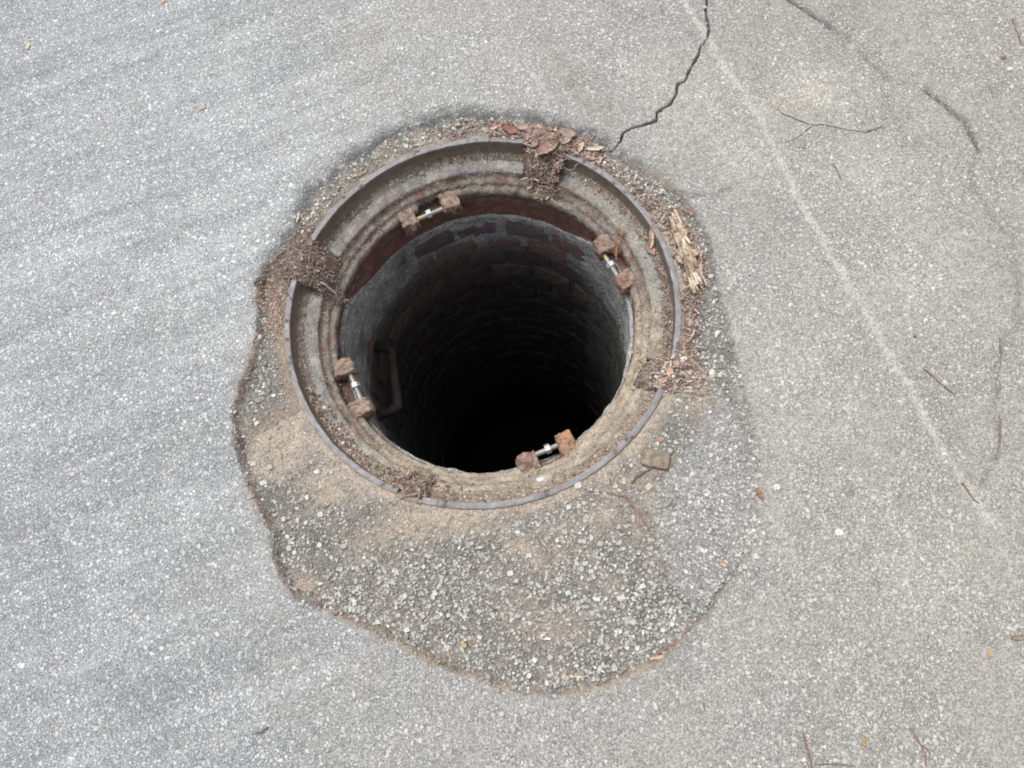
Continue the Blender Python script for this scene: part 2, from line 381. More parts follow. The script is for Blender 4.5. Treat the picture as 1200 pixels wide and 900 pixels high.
# ------------------------------------------------------------------ swept ring pieces
def resample(P, step):
    P = np.array(P, float); out = []
    for i in range(len(P)):
        a = P[i]; b = P[(i+1) % len(P)]; n = max(1, int(np.hypot(*(b-a))/step))
        for k in range(n): out.append(a+(b-a)*k/n)
    return np.array(out)
def sweep(name, prof, t0, t1, mat, colf, disp=None, step=.0028, dth=.0036, parent=None, endr=0., closed_ring=False):
    """closed profile (r,z) swept about the z axis between two angles in degrees, ends capped"""
    P = resample(prof, step); m = len(P)
    n = max(4, int(abs(math.radians(t1-t0))*.32/dth))
    if closed_ring: T = np.radians(t0)+np.arange(n)*2*PI/n
    else: T = np.radians(np.linspace(t0, t1, n+1)); n += 1
    Rg = np.broadcast_to(P[:, 0], (n, m)).copy(); Zg = np.broadcast_to(P[:, 1], (n, m)).copy(); Tg = np.broadcast_to(T[:, None], (n, m)).copy()
    if endr and not closed_ring:           # round the ends off a little
        cr_ = P.mean(0)
        for q, sgn in ((0, 1), (n-1, -1)):
            Rg[q] = cr_[0]+(Rg[q]-cr_[0])*(1-endr); Zg[q] = Zg[q].max()-(Zg[q].max()-Zg[q])*1.0-endr*.003
    if disp:
        dr, dz = disp(Rg, Zg, Tg); Rg = Rg+dr; Zg = Zg+dz
    V = np.stack([Rg*np.cos(Tg), Rg*np.sin(Tg), Zg], -1).reshape(-1, 3)
    i = np.arange(n if closed_ring else n-1)[:, None]; j = np.arange(m)[None, :]; j2 = (j+1) % m; i2 = (i+1) % n
    F = np.stack([i*m+j, i*m+j2, i2*m+j2, i2*m+j], -1).reshape(-1, 4)
    Fs = [F]
    if not closed_ring:
        Fs += [np.arange(m)[None, ::-1], ((n-1)*m+np.arange(m))[None, :]]
    c = colf(Rg.ravel(), Zg.ravel(), np.degrees(Tg.ravel()))
    return mesh_np(name, V, Fs, mat, c, parent=parent)
def cyl(T, R, Z):                          # unrolled coordinates for noise
    return T*.3, Z+R
def botm(th):                              # 0..1, how much silt lies there (the picture's bottom and right)
    t = (np.asarray(th)+360) % 360
    return ss(195, 232, t)*(1-ss(338, 362, t))+.0

riser = thing('adjustable_riser_ring', 'rusty segmented steel riser ring lining the top of the open manhole', 'manhole ring', (0, 0, 0))
def rim_col(seed):
    def fcol(r, z, th):
        a, b_ = cyl(np.radians(th), r, z)
        n1 = fbm(a, b_*1.5, .03, seed); n2 = fbm(a, b_*3, .012, seed+1)
        top = ss(-.004, -.0008, z)
        inner = mix((.165, .150, .135), (.115, .088, .076), n1)
        low = ss(-.012, -.026, z)
        inner = mix(inner, (.22, .175, .125), low*(.4+.5*n2))
        t = mix((.215, .212, .225), (.165, .155, .158), n1)
        t = mix(t, (.20, .135, .105), ss(.52, .68, n2)*.6); t = mix(t, (.30, .30, .31), ss(.62, .74, fbm(a*.5, b_*4, .01, seed+4))*.5)
        c = inner*(1-top[..., None])+t*top[..., None]
        out = ss(.349, .3502, r)*(1-top)
        return mix(c, (.17, .14, .115), out)
    return fcol
def rim_disp(seed, rad=0., tilt=0.):
    def d(R, Z, T):
        a = T*.34
        dr = .0022*(fbm(a, a*0, .09, seed)-.5)+.0012*(fbm(a, Z, .010, seed+2)-.5)+.0016*(fbm(a, R*6, .004, seed+7)-.5)*(Z > -.004)+rad
        dz = .0022*(fbm(a, a*0+3, .12, seed+1)-.5)+.0012*(fbm(a, R*2, .008, seed+3)-.5)-.004*ss(.70, .80, fbm(a, R*3, .007, seed+5))*(Z > -.004)
        return dr, dz
    return d
RIM = [(.3508,-.045),(.3508,-.0012),(.3502,-.0002),(.3494,0),(.3412,0),(.3404,-.0003),(.3400,-.0012),(.3375,-.030),(.3375,-.045)]
SEG = [(60.2, 139.3), (-31.4, 48.0), (-120.0, -41.6), (-206.8, -127.4)]
SEGZ = [(0, 0), (0, -.0006), (.0015, .0012), (.0002, 0)]
SEAT = [(.3392,-.0285),(.336,-.0315),(.3315,-.0335),(.328,-.0345),(.3265,-.0365),(.3240,-.0375),(.306,-.0425),(.3035,-.0440),(.3022,-.0470),(.3015,-.058),(.339,-.058)]
def seat_col(r, z, th):
    a, b_ = cyl(np.radians(th), r, z); n1 = fbm(a*.5, b_, .02, 60); n2 = fbm(a, b_, .012, 61); n3 = fbm(a*.35, b_*2, .03, 62)
    c = mix((.215, .215, .20), (.275, .27, .25), n1)
    c = mix(c, (.15, .155, .175), ss(.5, .7, n3)*.7)
    c = mix(c, (.185, .115, .09), ss(.5, .68, n2)*.6*(1-ss(.306, .318, r))+0*.1)
    c = mix(c, (.17, .125, .10), ss(.326, .331, r)*.8)
    c = mix(c, (.15, .10, .08), (r < .3035)*.7)
    d = botm(th)*ss(.25, .5, n2+.18)
    c = mix(c, (.315, .272, .215), d*.8)
    c = mix(c, (.19, .16, .135), ss(.42, .66, fbm(a*.8, b_, .016, 67))*.6)
    t = (th+360) % 360
    rt = ss(338, 352, t)+(1-ss(20, 50, t))*(t < 180)
    return mix(c, (.25, .235, .205), np.clip(rt, 0, 1)*.5)
def seat_disp(R, Z, T):
    a = T*.32
    inn = .6+1.2*(1-ss(.305, .314, R))
    return (.0022*(fbm(a, Z+R, .02, 63)-.5)+.0018*(fbm(a, Z*2, .007, 66)-.5))*inn, .0028*(fbm(a, R*1.4, .03, 64)-.5)+.0020*(fbm(a, R, .007, 65)-.5)*(.5+botm(np.degrees(T)))*inn
NECK = [(.3030,-.0475),(.3000,-.0540),(.2975,-.0565),(.2935,-.0585),(.2900,-.0605),(.2880,-.0660),(.2850,-.0685),(.2810,-.0700),(.2780,-.0735),(.2765,-.0790),(.2768,-.094),(.300,-.100),(.3035,-.098)]
NOTCH = [(-177.5, -160.5), (-86.5, -72.5), (1.8, 15.8), (92.6, 103.0)]
def notch(th):
    t = (np.asarray(th)+540) % 360-180; w_ = np.zeros(np.shape(t))
    for a, b_ in NOTCH: w_ = np.maximum(w_, ss(a-.2, a+.6, t)*(1-ss(b_-.6, b_+.2, t)))
    return w_
def neck_col(r, z, th):
    a, b_ = cyl(np.radians(th), r, z); n1 = fbm(a*.6, b_*1.3, .022, 70); n2 = fbm(a, b_, .010, 71)
    c = mix((.175, .145, .122), (.235, .22, .198), n1)
    c = mix(c, (.165, .085, .065), ss(.48, .66, n2)*.75)
    c = mix(c, (.28, .26, .23), np.exp(-((r-.283)/.004)**2)*.5)
    c = mix(c, (.115, .095, .08), ss(.5, .68, fbm(a, b_, .009, 78))*.6)
    c = mix(c, (.12, .065, .05), ss(-.078, -.084, z)*.85)
    c = mix(c, (.42, .17, .07), ss(.74, .80, fbm(a, b_, .012, 73))*.6)
    d = np.clip(botm(th)*ss(.2, .5, n2+.22)*ss(-.092, -.082, z), 0, 1)
    return mix(c, mix((.30, .245, .185), (.345, .30, .235), n1), d*.85)
def neck_disp(R, Z, T):
    a = T*.3; k = notch(np.degrees(T))
    dr = .0050*(fbm(a, Z+R, .022, 74)-.5)+.0036*(fbm(a, (Z+R)*2, .006, 75)-.5)
    dz = .0062*(fbm(a, R+Z, .020, 76)-.5)+.0034*(fbm(a, R, .006, 77)-.5)
    cut = np.clip(.2900-R, 0, 1)*k
    return dr+cut, dz*(1-k)
for q, (a, b_) in enumerate(SEG):
    rim = sweep('rim', RIM, a, b_, M_STEEL, rim_col(40+q*7), rim_disp(80+q*11, 0), parent=riser, endr=.10)
    rim.data.set_sharp_from_angle(angle=math.radians(32))
    sweep('seat', SEAT, a+.3, b_-.3, M_RUST, seat_col, seat_disp, parent=riser, endr=.16)
sweep('neck', NECK, 0, 360, M_RUST, neck_col, neck_disp, parent=riser, closed_ring=True, dth=.003, step=.0026)

# lugs and threaded rods
def block(name, c, u, lu, lv, lw, mat, colf, seed, parent, n=9, rnd=.35, amp=.0022, local=True):
    """rounded rough block: u = horizontal axis direction, v = z x u"""
    u = np.array(u, float); u /= np.linalg.norm(u); v = np.array([-u[1], u[0], 0]); w_ = np.array([0, 0, 1.])
    lin = np.linspace(-1, 1, n); A, B = np.meshgrid(lin, lin, indexing='ij'); one = np.ones_like(A)
    V = []; F = []; b0 = 0
    for s in (1, -1):
        for ax in range(3):
            p = [A, B]; p.insert(ax, one*s); V.append(np.stack(p, -1).reshape(-1, 3))
            i = np.arange(n-1)[:, None]; j = np.arange(n-1)[None, :]
            f_ = np.stack([i*n+j, (i+1)*n+j, (i+1)*n+j+1, i*n+j+1], -1).reshape(-1, 4)+b0
            F.append(f_ if (s > 0) != (ax == 1) else f_[:, ::-1]); b0 += n*n
    V = np.concatenate(V); F = np.concatenate(F)
    key = np.round(V*1000).astype(int); _, idx, inv = np.unique(key, axis=0, return_index=True, return_inverse=True)
    V = V[idx]; F = inv.ravel()[F]
    L_ = np.linalg.norm(V, axis=1, keepdims=True); m = np.abs(V).max(1, keepdims=True)
    V = V*(1-rnd)+V/L_*rnd*1.25*m**3
    nz = fbm(V[:, 0]*3+seed, V[:, 1]*3+V[:, 2]*2.1, 1., seed)-.5; nz2 = fbm(V[:, 0]*9+V[:, 2]*5, V[:, 1]*9-V[:, 2]*4, 1., seed+5)-.5
    dirn = V/np.linalg.norm(V, axis=1, keepdims=True)
    P = V*np.array([lu, lv, lw])/2+dirn*(nz*amp*2+nz2*amp)[:, None]
    W = P[:, :1]*u+P[:, 1:2]*v+P[:, 2:]*w_
    o = mesh_np(name, W, F, mat, colf(V, nz, nz2), parent=parent)
    o.location = Vector(c)-(parent.location if parent else Vector((0, 0, 0)))
    return o
def lug_col(orange, dusty, seed):
    def fcol(V, nz, nz2):
        c = mix((.11, .062, .050), (.235, .165, .135), np.clip(.5+nz*3.4+nz2*1.5, 0, 1))
        c = mix(c, (.36, .16, .07), np.clip(orange*(.6+nz2*4), 0, 1))
        return mix(c, (.30, .25, .205), np.clip(dusty*ss(-.2, .9, V[:, 2])*(.7+nz*2), 0, .85))
    return fcol
def rod(name, a, b, r, mat, colf, parent, k=14, n=26, thread=0.):
    a = np.array(a, float); b = np.array(b, float); d = b-a; L_ = np.linalg.norm(d); d /= L_
    e = np.cross(d, (0, 0, 1)); e /= np.linalg.norm(e); f_ = np.cross(e, d)
    t = np.linspace(0, 1, n); ph = np.arange(k)*2*PI/k
    rad = r*(1-thread*((np.arange(n) % 2)*1.0))
    V = a+t[:, None, None]*L_*d+rad[:, None, None]*(np.cos(ph)[None, :, None]*e+np.sin(ph)[None, :, None]*f_)
    V = V.reshape(-1, 3); i = np.arange(n-1)[:, None]; j = np.arange(k)[None, :]; j2 = (j+1) % k
    F = [np.stack([i*k+j, i*k+j2, (i+1)*k+j2, (i+1)*k+j], -1).reshape(-1, 4), np.arange(k)[None, ::-1], ((n-1)*k+np.arange(k))[None]]
    return mesh_np(name, V, F, mat, colf(np.repeat(t, k)), parent=parent, smooth=(k > 8))
ZB = -.082
LUGS = [  # lug a (cx,cy, lv, lu, orange, dust), lug b, rod ends, nut, yellow
 ((402,432,.042,.023,.25,.75), (422,480,.044,.022,.15,.6), (410,438), (423.5,469), (416.5,452), 0),
 ((619,543,.036,.023,.10,.35), (664,521,.044,.022,.85,.45), (626,533.5), (658,520), (642,526), 0),
 ((708,288,.036,.024,.10,.5), (735,328,.040,.022,.30,.4), (708,299), (724,324), (716,310.5), 1),
 ((480,259,.034,.025,.05,.55), (527,237,.038,.026,.12,.55), (487,258), (520,244), (502.5,250.5), 2)]
for q, (la, lb, ra, rb, nu, yel) in enumerate(LUGS):
    A = at(*ra, ZB); B = at(*rb, ZB); d = B-A; d /= np.linalg.norm(d)
    for s, l in enumerate((la, lb)):
        c = at(l[0], l[1], -.078)
        c[2] = -.084; rr_ = math.hypot(c[0], c[1]); c[0] *= (rr_+.003)/rr_; c[1] *= (rr_+.003)/rr_
        block('lug', c, d, l[3]+.007+.005*((q*2+s)*.37 % 1), l[2]+.006, .033+.004*((q*2+s)*.61 % 1), M_RUST, lug_col(l[4], l[5], q), 90+q*4+s, riser, rnd=.33, amp=.0042, n=12)
    A2 = A-d*.008; B2 = B+d*.008
    def zc(t, yel=yel):
        c = mix((.30, .30, .29), (.20, .185, .16), fbm(t*4, t*0, .3, 9))
        if yel: c = mix(c, (.34, .32, .12), (1-ss(.26, .36, t))*.8)
        return c
    bolt = rod('threaded_rod', A2, B2, .0050, M_ZINC, zc, riser, n=44, thread=.07)
    Nc = at(*nu, ZB)
    rod('hex_nut', Nc-d*.0045, Nc+d*.0045, .0088, M_ZINC, lambda t: np.full((len(t), 3), .36), bolt, k=6, n=2)

# ------------------------------------------------------------------ the old frame below it: a red-brown iron collar
def zband(th):
    t = (np.asarray(th)+360) % 360
    return -.158+.056*np.maximum(1-ss(14, 44, t), ss(128, 158, t))
FRM = [(.2790,-.0965),(.2772,-.108),(.2765,-.120),(.2755,-.135),(.2740,-.150),(.2745,-.158),(.300,-.163),(.335,-.163),(.335,-.0965)]
def frm_col(r, z, th):
    a, b_ = cyl(np.radians(th), r, z); n1 = fbm(a*.4, b_, .03, 100); n2 = fbm(a, b_, .010, 101)
    c = mix((.105, .052, .042), (.16, .085, .068), n1)
    c = mix(c, (.20, .12, .095), ss(.6, .75, n2)*.5)
    return mix(c, (.22, .19, .165), ss(-.112, -.10, z)*.5*n1)
def frm_disp(R, Z, T):
    a = T*.28; low = ss(-.112, -.158, Z); lift = (zband(np.degrees(T))+.158)*low; low = ss(-.145, -.158, Z)
    return .003*(fbm(a, Z, .02, 102)-.5), lift+low*(.012*(fbm(a, a*0, .035, 103)-.35)+.005*(fbm(a, a*0+2, .010, 104)-.5))
old = sweep('rusted_iron_collar', FRM, 0, 360, M_RUST, frm_col, frm_disp, closed_ring=True)
tag(old, 'old red-brown rusted iron collar between the riser ring and the brickwork', 'iron collar')

# ------------------------------------------------------------------ brick shaft
shaft = thing('brick_shaft', 'round brick and mortar shaft wall inside the manhole, sinking into darkness', 'manhole shaft', (0, 0, -1.2))
SH = 1.2
RW = .2745
def mort_r(th_, z):
    """mortar surface radius; smaller = prouder, smearing over the bricks"""
    a = th_*.27; t = (np.degrees(th_)+360) % 360
    n1 = fbm(a, z, .05, 110); n2 = fbm(a, z, .014, 111); n3 = fbm(a, z, .005, 112)
    prou = np.maximum(ss(108, 130, t)*(1-ss(178, 215, t))*(1-.7*ss(.28, .5, -z)), ((1-ss(22, 40, t))+ss(325, 345, t))*(1-ss(.75, 1.05, -z)))
    prou = np.maximum(prou, ss(-.180, -.168, z)*.9)
    prou = np.maximum(prou, .35*(1-ss(.36, .5, -z)))
    deep = ss(-.26, -.34, z)*np.clip(1-((1-ss(22, 40, t))+ss(325, 345, t)), 0, 1)
    back = ss(40, 52, (np.degrees(th_)+360) % 360)*(1-ss(100, 116, (np.degrees(th_)+360) % 360))
    return RW+.0011*back*(z < -.178)+.0024+.0014*deep-.0068*prou*(1-.7*deep)-.009*(n1-.5)*(1-.5*deep)-.0036*(n2-.5)-.002*(n3-.5)
zz = np.concatenate([np.arange(-.0975, -.62, -.0034), np.arange(-.62, -1.18, -.008)])
nth = 520; ts = np.arange(nth)*2*PI/nth
ZZ, TT = np.meshgrid(zz, ts, indexing='ij'); RR = mort_r(TT, ZZ); RR = np.where(ZZ > zband(np.degrees(TT))+.004, np.maximum(RR, .284), RR)
V = np.stack([RR*np.cos(TT), RR*np.sin(TT), ZZ+SH], -1).reshape(-1, 3)
i = np.arange(len(zz)-1)[:, None]; j = np.arange(nth)[None, :]; j2 = (j+1) % nth
F = np.stack([i*nth+j, i*nth+j2, (i+1)*nth+j2, (i+1)*nth+j], -1).reshape(-1, 4)
n1 = fbm(TT.ravel()*.27, ZZ.ravel(), .02, 115); n2 = fbm(TT.ravel()*.27, ZZ.ravel(), .07, 116)
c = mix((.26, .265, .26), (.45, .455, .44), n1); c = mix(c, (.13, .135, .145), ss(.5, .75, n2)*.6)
c = mix(c, (.050, .049, .048), ss(.23, .36, -ZZ.ravel())*.85)  # shade of the deep shaft painted into the mortar colour, with grime
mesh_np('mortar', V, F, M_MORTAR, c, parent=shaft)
# outer back so the wall has a body
NB = 17; HB = .0565; PITCHZ = .0668
brick_meshes = []
def brick_mesh(k, depth):
    g_ = np.random.default_rng(200+k)
    wth = math.radians(g_.uniform(17.6, 19.6)); na, nh = 7, 4
    lin = np.linspace(-1, 1, na); lh = np.linspace(-1, 1, nh)
    V = []; 
    for fb in (0, 1):
        for b_ in lh:
            for a in lin:
                th_ = a*wth/2*(1-.03*abs(b_)); r = RW-.0022 if fb == 0 else RW+.045
                if fb == 0:
                    r += .0020*(abs(a) > .99)+.0016*(abs(b_) > .99)+g_.normal(0, .0007)
                V.append((r*math.cos(th_+g_.normal(0, .0018)), r*math.sin(th_), b_*HB/2+g_.normal(0, .0009)))
    m = na*nh; F = []
    for s in (0, 1):
        for q in range(nh-1):
            for p in range(na-1):
                f_ = [s*m+q*na+p, s*m+q*na+p+1, s*m+(q+1)*na+p+1, s*m+(q+1)*na+p]
                F.append(f_[::-1] if s == 0 else f_)
    for p in range(na-1):
        F.append([p, p+1, m+p+1, m+p]); q = (nh-1)*na; F.append([q+p, m+q+p, m+q+p+1, q+p+1])
    for q in range(nh-1):
        F.append([q*na, m+q*na, m+(q+1)*na, (q+1)*na]); e = na-1; F.append([q*na+e, (q+1)*na+e, m+(q+1)*na+e, m+q*na+e])
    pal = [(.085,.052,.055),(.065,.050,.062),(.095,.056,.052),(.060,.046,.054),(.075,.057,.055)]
    cc = np.array(pal[k % 5])*(2.0, 1.25, .72)[depth]; cc = cc*(1, .45, .2)[depth]+cc.mean()*(0, .55, .8)[depth]*np.array((1.04, 1., .95))  # lower courses greyer with grime, and darkened in colour to fade into shade
    V = np.array(V)
    col = cc*(.75+.5*fbm(V[:, 1]*8+k, V[:, 2]*8, .2, 130+k))[:, None]
    o = mesh_np('brick', V, np.array(F), M_BRICK, col, smooth=False)
    me = o.data; bpy.data.objects.remove(o); return me
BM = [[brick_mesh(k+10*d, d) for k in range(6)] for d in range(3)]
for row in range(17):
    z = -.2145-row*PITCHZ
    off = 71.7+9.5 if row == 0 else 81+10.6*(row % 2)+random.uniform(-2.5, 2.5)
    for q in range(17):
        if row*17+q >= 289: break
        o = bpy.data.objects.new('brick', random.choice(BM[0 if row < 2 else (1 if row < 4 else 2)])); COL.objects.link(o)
        o.parent = shaft
        o.rotation_euler = (0, 0, math.radians(off+q*360/17+random.uniform(-.8, .8)))
        s = 1+random.uniform(-.007, .009)
        o.scale = (s, s, 1+random.uniform(-.06, .04)); o.location = (0, 0, z+SH+random.uniform(-.0025, .0025))
        o['nogroup'] = 0
        del o['nogroup']
# lower chamber and floor
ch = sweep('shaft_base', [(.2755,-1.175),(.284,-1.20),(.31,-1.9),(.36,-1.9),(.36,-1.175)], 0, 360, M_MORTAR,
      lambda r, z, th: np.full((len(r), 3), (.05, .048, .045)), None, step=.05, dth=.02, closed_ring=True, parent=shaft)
ch.location = (0, 0, SH)
k = 48; ph = np.arange(k)*2*PI/k
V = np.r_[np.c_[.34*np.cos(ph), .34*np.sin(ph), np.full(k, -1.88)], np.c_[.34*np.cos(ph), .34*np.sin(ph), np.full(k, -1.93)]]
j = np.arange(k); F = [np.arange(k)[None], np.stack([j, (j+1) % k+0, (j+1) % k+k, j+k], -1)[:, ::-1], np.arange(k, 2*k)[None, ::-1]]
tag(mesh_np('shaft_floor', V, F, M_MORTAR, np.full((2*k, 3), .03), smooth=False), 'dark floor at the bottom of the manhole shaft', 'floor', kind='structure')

# ------------------------------------------------------------------ tubes along a path
def tube(name, pts, rad, mat, col, k=7, parent=None, smooth_iter=2, jit=.0, seed=0, taper=.6, build=True, colvar=.3):
    P = np.array(pts, float)
    for _ in range(smooth_iter):
        Q = [P[0]]
        for a, b in zip(P[:-1], P[1:]): Q += [a*.75+b*.25, a*.25+b*.75]
        Q.append(P[-1]); P = np.array(Q)
    g_ = np.random.default_rng(seed)
    if jit: P[1:-1] += g_.normal(0, jit, P[1:-1].shape)*np.array([1, 1, .4])
    n = len(P); T = np.gradient(P, axis=0); T /= np.linalg.norm(T, axis=1, keepdims=True)
    up = np.array([0, 0, 1.]); E = np.cross(T, up); bad = np.linalg.norm(E, axis=1) < 1e-3; E[bad] = (1, 0, 0)
    E /= np.linalg.norm(E, axis=1, keepdims=True); G = np.cross(E, T)
    ph = np.arange(k)*2*PI/k
    r = rad*(1-(1-taper)*np.linspace(0, 1, n))*(1+.18*(g_.random(n)-.5))
    V = (P[:, None]+r[:, None, None]*(np.cos(ph)[None, :, None]*E[:, None]+np.sin(ph)[None, :, None]*G[:, None])).reshape(-1, 3)
    i = np.arange(n-1)[:, None]; j = np.arange(k)[None, :]; j2 = (j+1) % k
    F = [np.stack([i*k+j, i*k+j2, (i+1)*k+j2, (i+1)*k+j], -1).reshape(-1, 4), np.arange(k)[None, ::-1], ((n-1)*k+np.arange(k))[None]]
    c = np.array(col)*(1+colvar*(np.repeat(g_.random(n), k)-.5))[:, None]
    if not build: return V, F, c
    return mesh_np(name, V, F, mat, c, parent=parent)
def join_geo(parts):
    Vs, Fs, Cs = [], {}, []; b = 0
    for V, F, c in parts:
        Vs.append(V); Cs.append(c)
        for f_ in F: Fs.setdefault(f_.shape[1], []).append(f_+b)
        b += len(V)
    return np.concatenate(Vs), [np.concatenate(v) for v in Fs.values()], np.concatenate(Cs)

# iron step on the left wall
A = np.array([-.275, .140, -.315]); B = np.array([-.212, .104, -.318]); C = np.array([-.226, -.028, -.318]); D = np.array([-.278, -.034, -.315])
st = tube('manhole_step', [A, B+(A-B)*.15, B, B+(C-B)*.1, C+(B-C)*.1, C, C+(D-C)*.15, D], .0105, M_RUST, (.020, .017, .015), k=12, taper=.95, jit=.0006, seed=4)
tag(st, 'rusty iron climbing step fixed to the dark left wall of the shaft', 'manhole step')

# ------------------------------------------------------------------ dirt between rim and seat, and heaps in the four gaps
def sheet(name, t0, t1, r0, r1, hf, mat, cf, nr=26, dth=.003):
    """an earth ribbon: top surface hf(r, t) with skirts going down behind it"""
    n = max(6, int(abs(math.radians(t1-t0))*.32/dth))
    T = np.radians(np.linspace(t0, t1, n)); R = np.linspace(r0, r1, nr)
    Tg, Rg = np.meshgrid(T, R, indexing='ij')
    Zt = hf(Rg, Tg)
    X_ = Rg*np.cos(Tg); Y_ = Rg*np.sin(Tg)
    top = np.stack([X_, Y_, Zt], -1).reshape(-1, 3); bot = np.stack([X_, Y_, Zt-.012], -1).reshape(-1, 3)
    i = np.arange(n-1)[:, None]; j = np.arange(nr-1)[None, :]
    f_ = np.stack([i*nr+j, i*nr+j+1, (i+1)*nr+j+1, (i+1)*nr+j], -1).reshape(-1, 4); N_ = n*nr
    idx = np.arange(N_).reshape(n, nr)
    loop = np.concatenate([idx[0, :-1], idx[:-1, -1], idx[-1, :0:-1], idx[:0:-1, 0]])
    sk = np.stack([loop, np.roll(loop, -1), np.roll(loop, -1)+N_, loop+N_], -1)
    c = cf(Rg.ravel(), Tg.ravel(), Zt.ravel())
    return mesh_np(name, np.r_[top, bot], [f_[:, ::-1], f_+N_, sk], mat, np.r_[c, c])
def seat_z(r):   # nominal ledge surface
    return np.interp(r, [.2765,.281,.288,.290,.2975,.3022,.3035,.306,.324,.328,.336,.3392], [-.079,-.070,-.066,-.0605,-.0565,-.047,-.044,-.0425,-.0375,-.0345,-.0315,-.0285])
def ledge_h(R, T):
    th = np.degrees(T); a = T*.32
    lump = fbm(a, R, .03, 140); l2 = fbm(a, R, .009, 141)
    amount = .25+.75*botm(th)
    cover = (lump-.36)*.020*amount+.0030*(l2-.5)+.0050*amount*ss(.316, .335, R)-.0022
    edge = ss(.306, .318, R)
    return seat_z(R)+cover*edge-.004*(1-edge)
def ledge_c(R, T, Zt):
    th = np.degrees(T); a = T*.32; n1 = fbm(a, R, .02, 142); n2 = fbm(a, R, .008, 143)
    c = mix((.125, .115, .10), (.235, .20, .16), n1)
    c = mix(c, (.31, .262, .20), botm(th)*ss(.25, .55, n2+.1)*.85)
    return mix(c, (.20, .11, .075), ss(.6, .75, fbm(a, R, .025, 144))*.6)
for (a, b_) in SEG:
    tag(sheet('ledge_dirt', a+.6, b_-.6, .3385, .305, ledge_h, M_DIRT, ledge_c), None, 'dirt', kind='stuff')
for o, s in zip([o for o in SC.objects if o.name.startswith('ledge_dirt')], ('thin grey dirt along the upper left ledge of the ring', 'grey dirt and grit along the right ledge of the ring', 'tan silt along the lower ledge of the ring', 'brown grit along the left ledge of the ring')):
    o['label'] = s
GAPS = [(139.0, 153.4, .290, 'mulch'), (47.8, 60.5, .299, 'litter'), (-41.9, -31.2, .284, 'grit'), (-127.6, -119.8, .290, 'grit2')]
GCOL = {'mulch': ((.14, .10, .08), (.25, .185, .15)), 'litter': ((.12, .075, .06), (.20, .13, .10)), 'grit': ((.17, .13, .105), (.30, .245, .195)), 'grit2': ((.17, .13, .10), (.32, .265, .205))}
def gap_z(R, kind):
    if kind == 'mulch': return np.interp(R, [.283, .300, .32, .345, .372], [-.073, -.046, -.022, -.004, -.0005])
    if kind == 'litter': return np.interp(R, [.291, .305, .32, .345, .372], [-.058, -.036, -.016, .002, .003])
    return np.interp(R, [.284, .303, .325, .345, .372], [-.068, -.042, -.020, -.003, -.0020])
for (a, b_, ri, kind) in GAPS:
    def hf(R, T, kind=kind, a=a, b_=b_, ri=ri):
        e = ss(0, 1.2, np.degrees(T)-a)*(1-ss(b_-a-1.2, b_-a, np.degrees(T)-a))
        zz_ = gap_z(R, kind)+.009*(fbm(T*.32, R, .018, 150)-.5)+.004*(fbm(T*.32, R, .006, 151)-.5)
        fl = ss(.348, .360, R); X_ = R*np.cos(T); Y_ = R*np.sin(T)
        gz = ground_z(X_.ravel(), Y_.ravel()).reshape(R.shape)-.004*ss(.352, .362, R)
        zz_ = zz_*(1-fl)+gz*fl
        nn = fbm(T*.32, R, .016, 153)
        sd2 = np.minimum(np.degrees(T)-a, b_-np.degrees(T))+2.6*(nn-.5)*2*ss(.345, .33, R)
        e = ss(-.2, 1.3, sd2); e2 = ss(ri, ri+.016, R+.020*(nn-.5))
        return zz_-.016*(1-e)*(1-ss(.338, .35, R))-.018*(1-e2)
    def cf(R, T, Zt, kind=kind):
        return mix(GCOL[kind][0], GCOL[kind][1], fbm(T*.32, R, .012, 152))
    lab = {'mulch': 'dark fibrous mulch heap spilling through the upper left gap of the rim', 'litter': 'brown soil under the leaves in the top gap of the rim',
           'grit': 'reddish grit and soil filling the lower right gap of the rim', 'grit2': 'tan soil filling the small gap at the bottom left of the rim'}[kind]
    tag(sheet('soil_heap', a, b_, .372, ri, hf, M_DIRT, cf, nr=34, dth=.0026), lab, 'soil', kind='stuff')

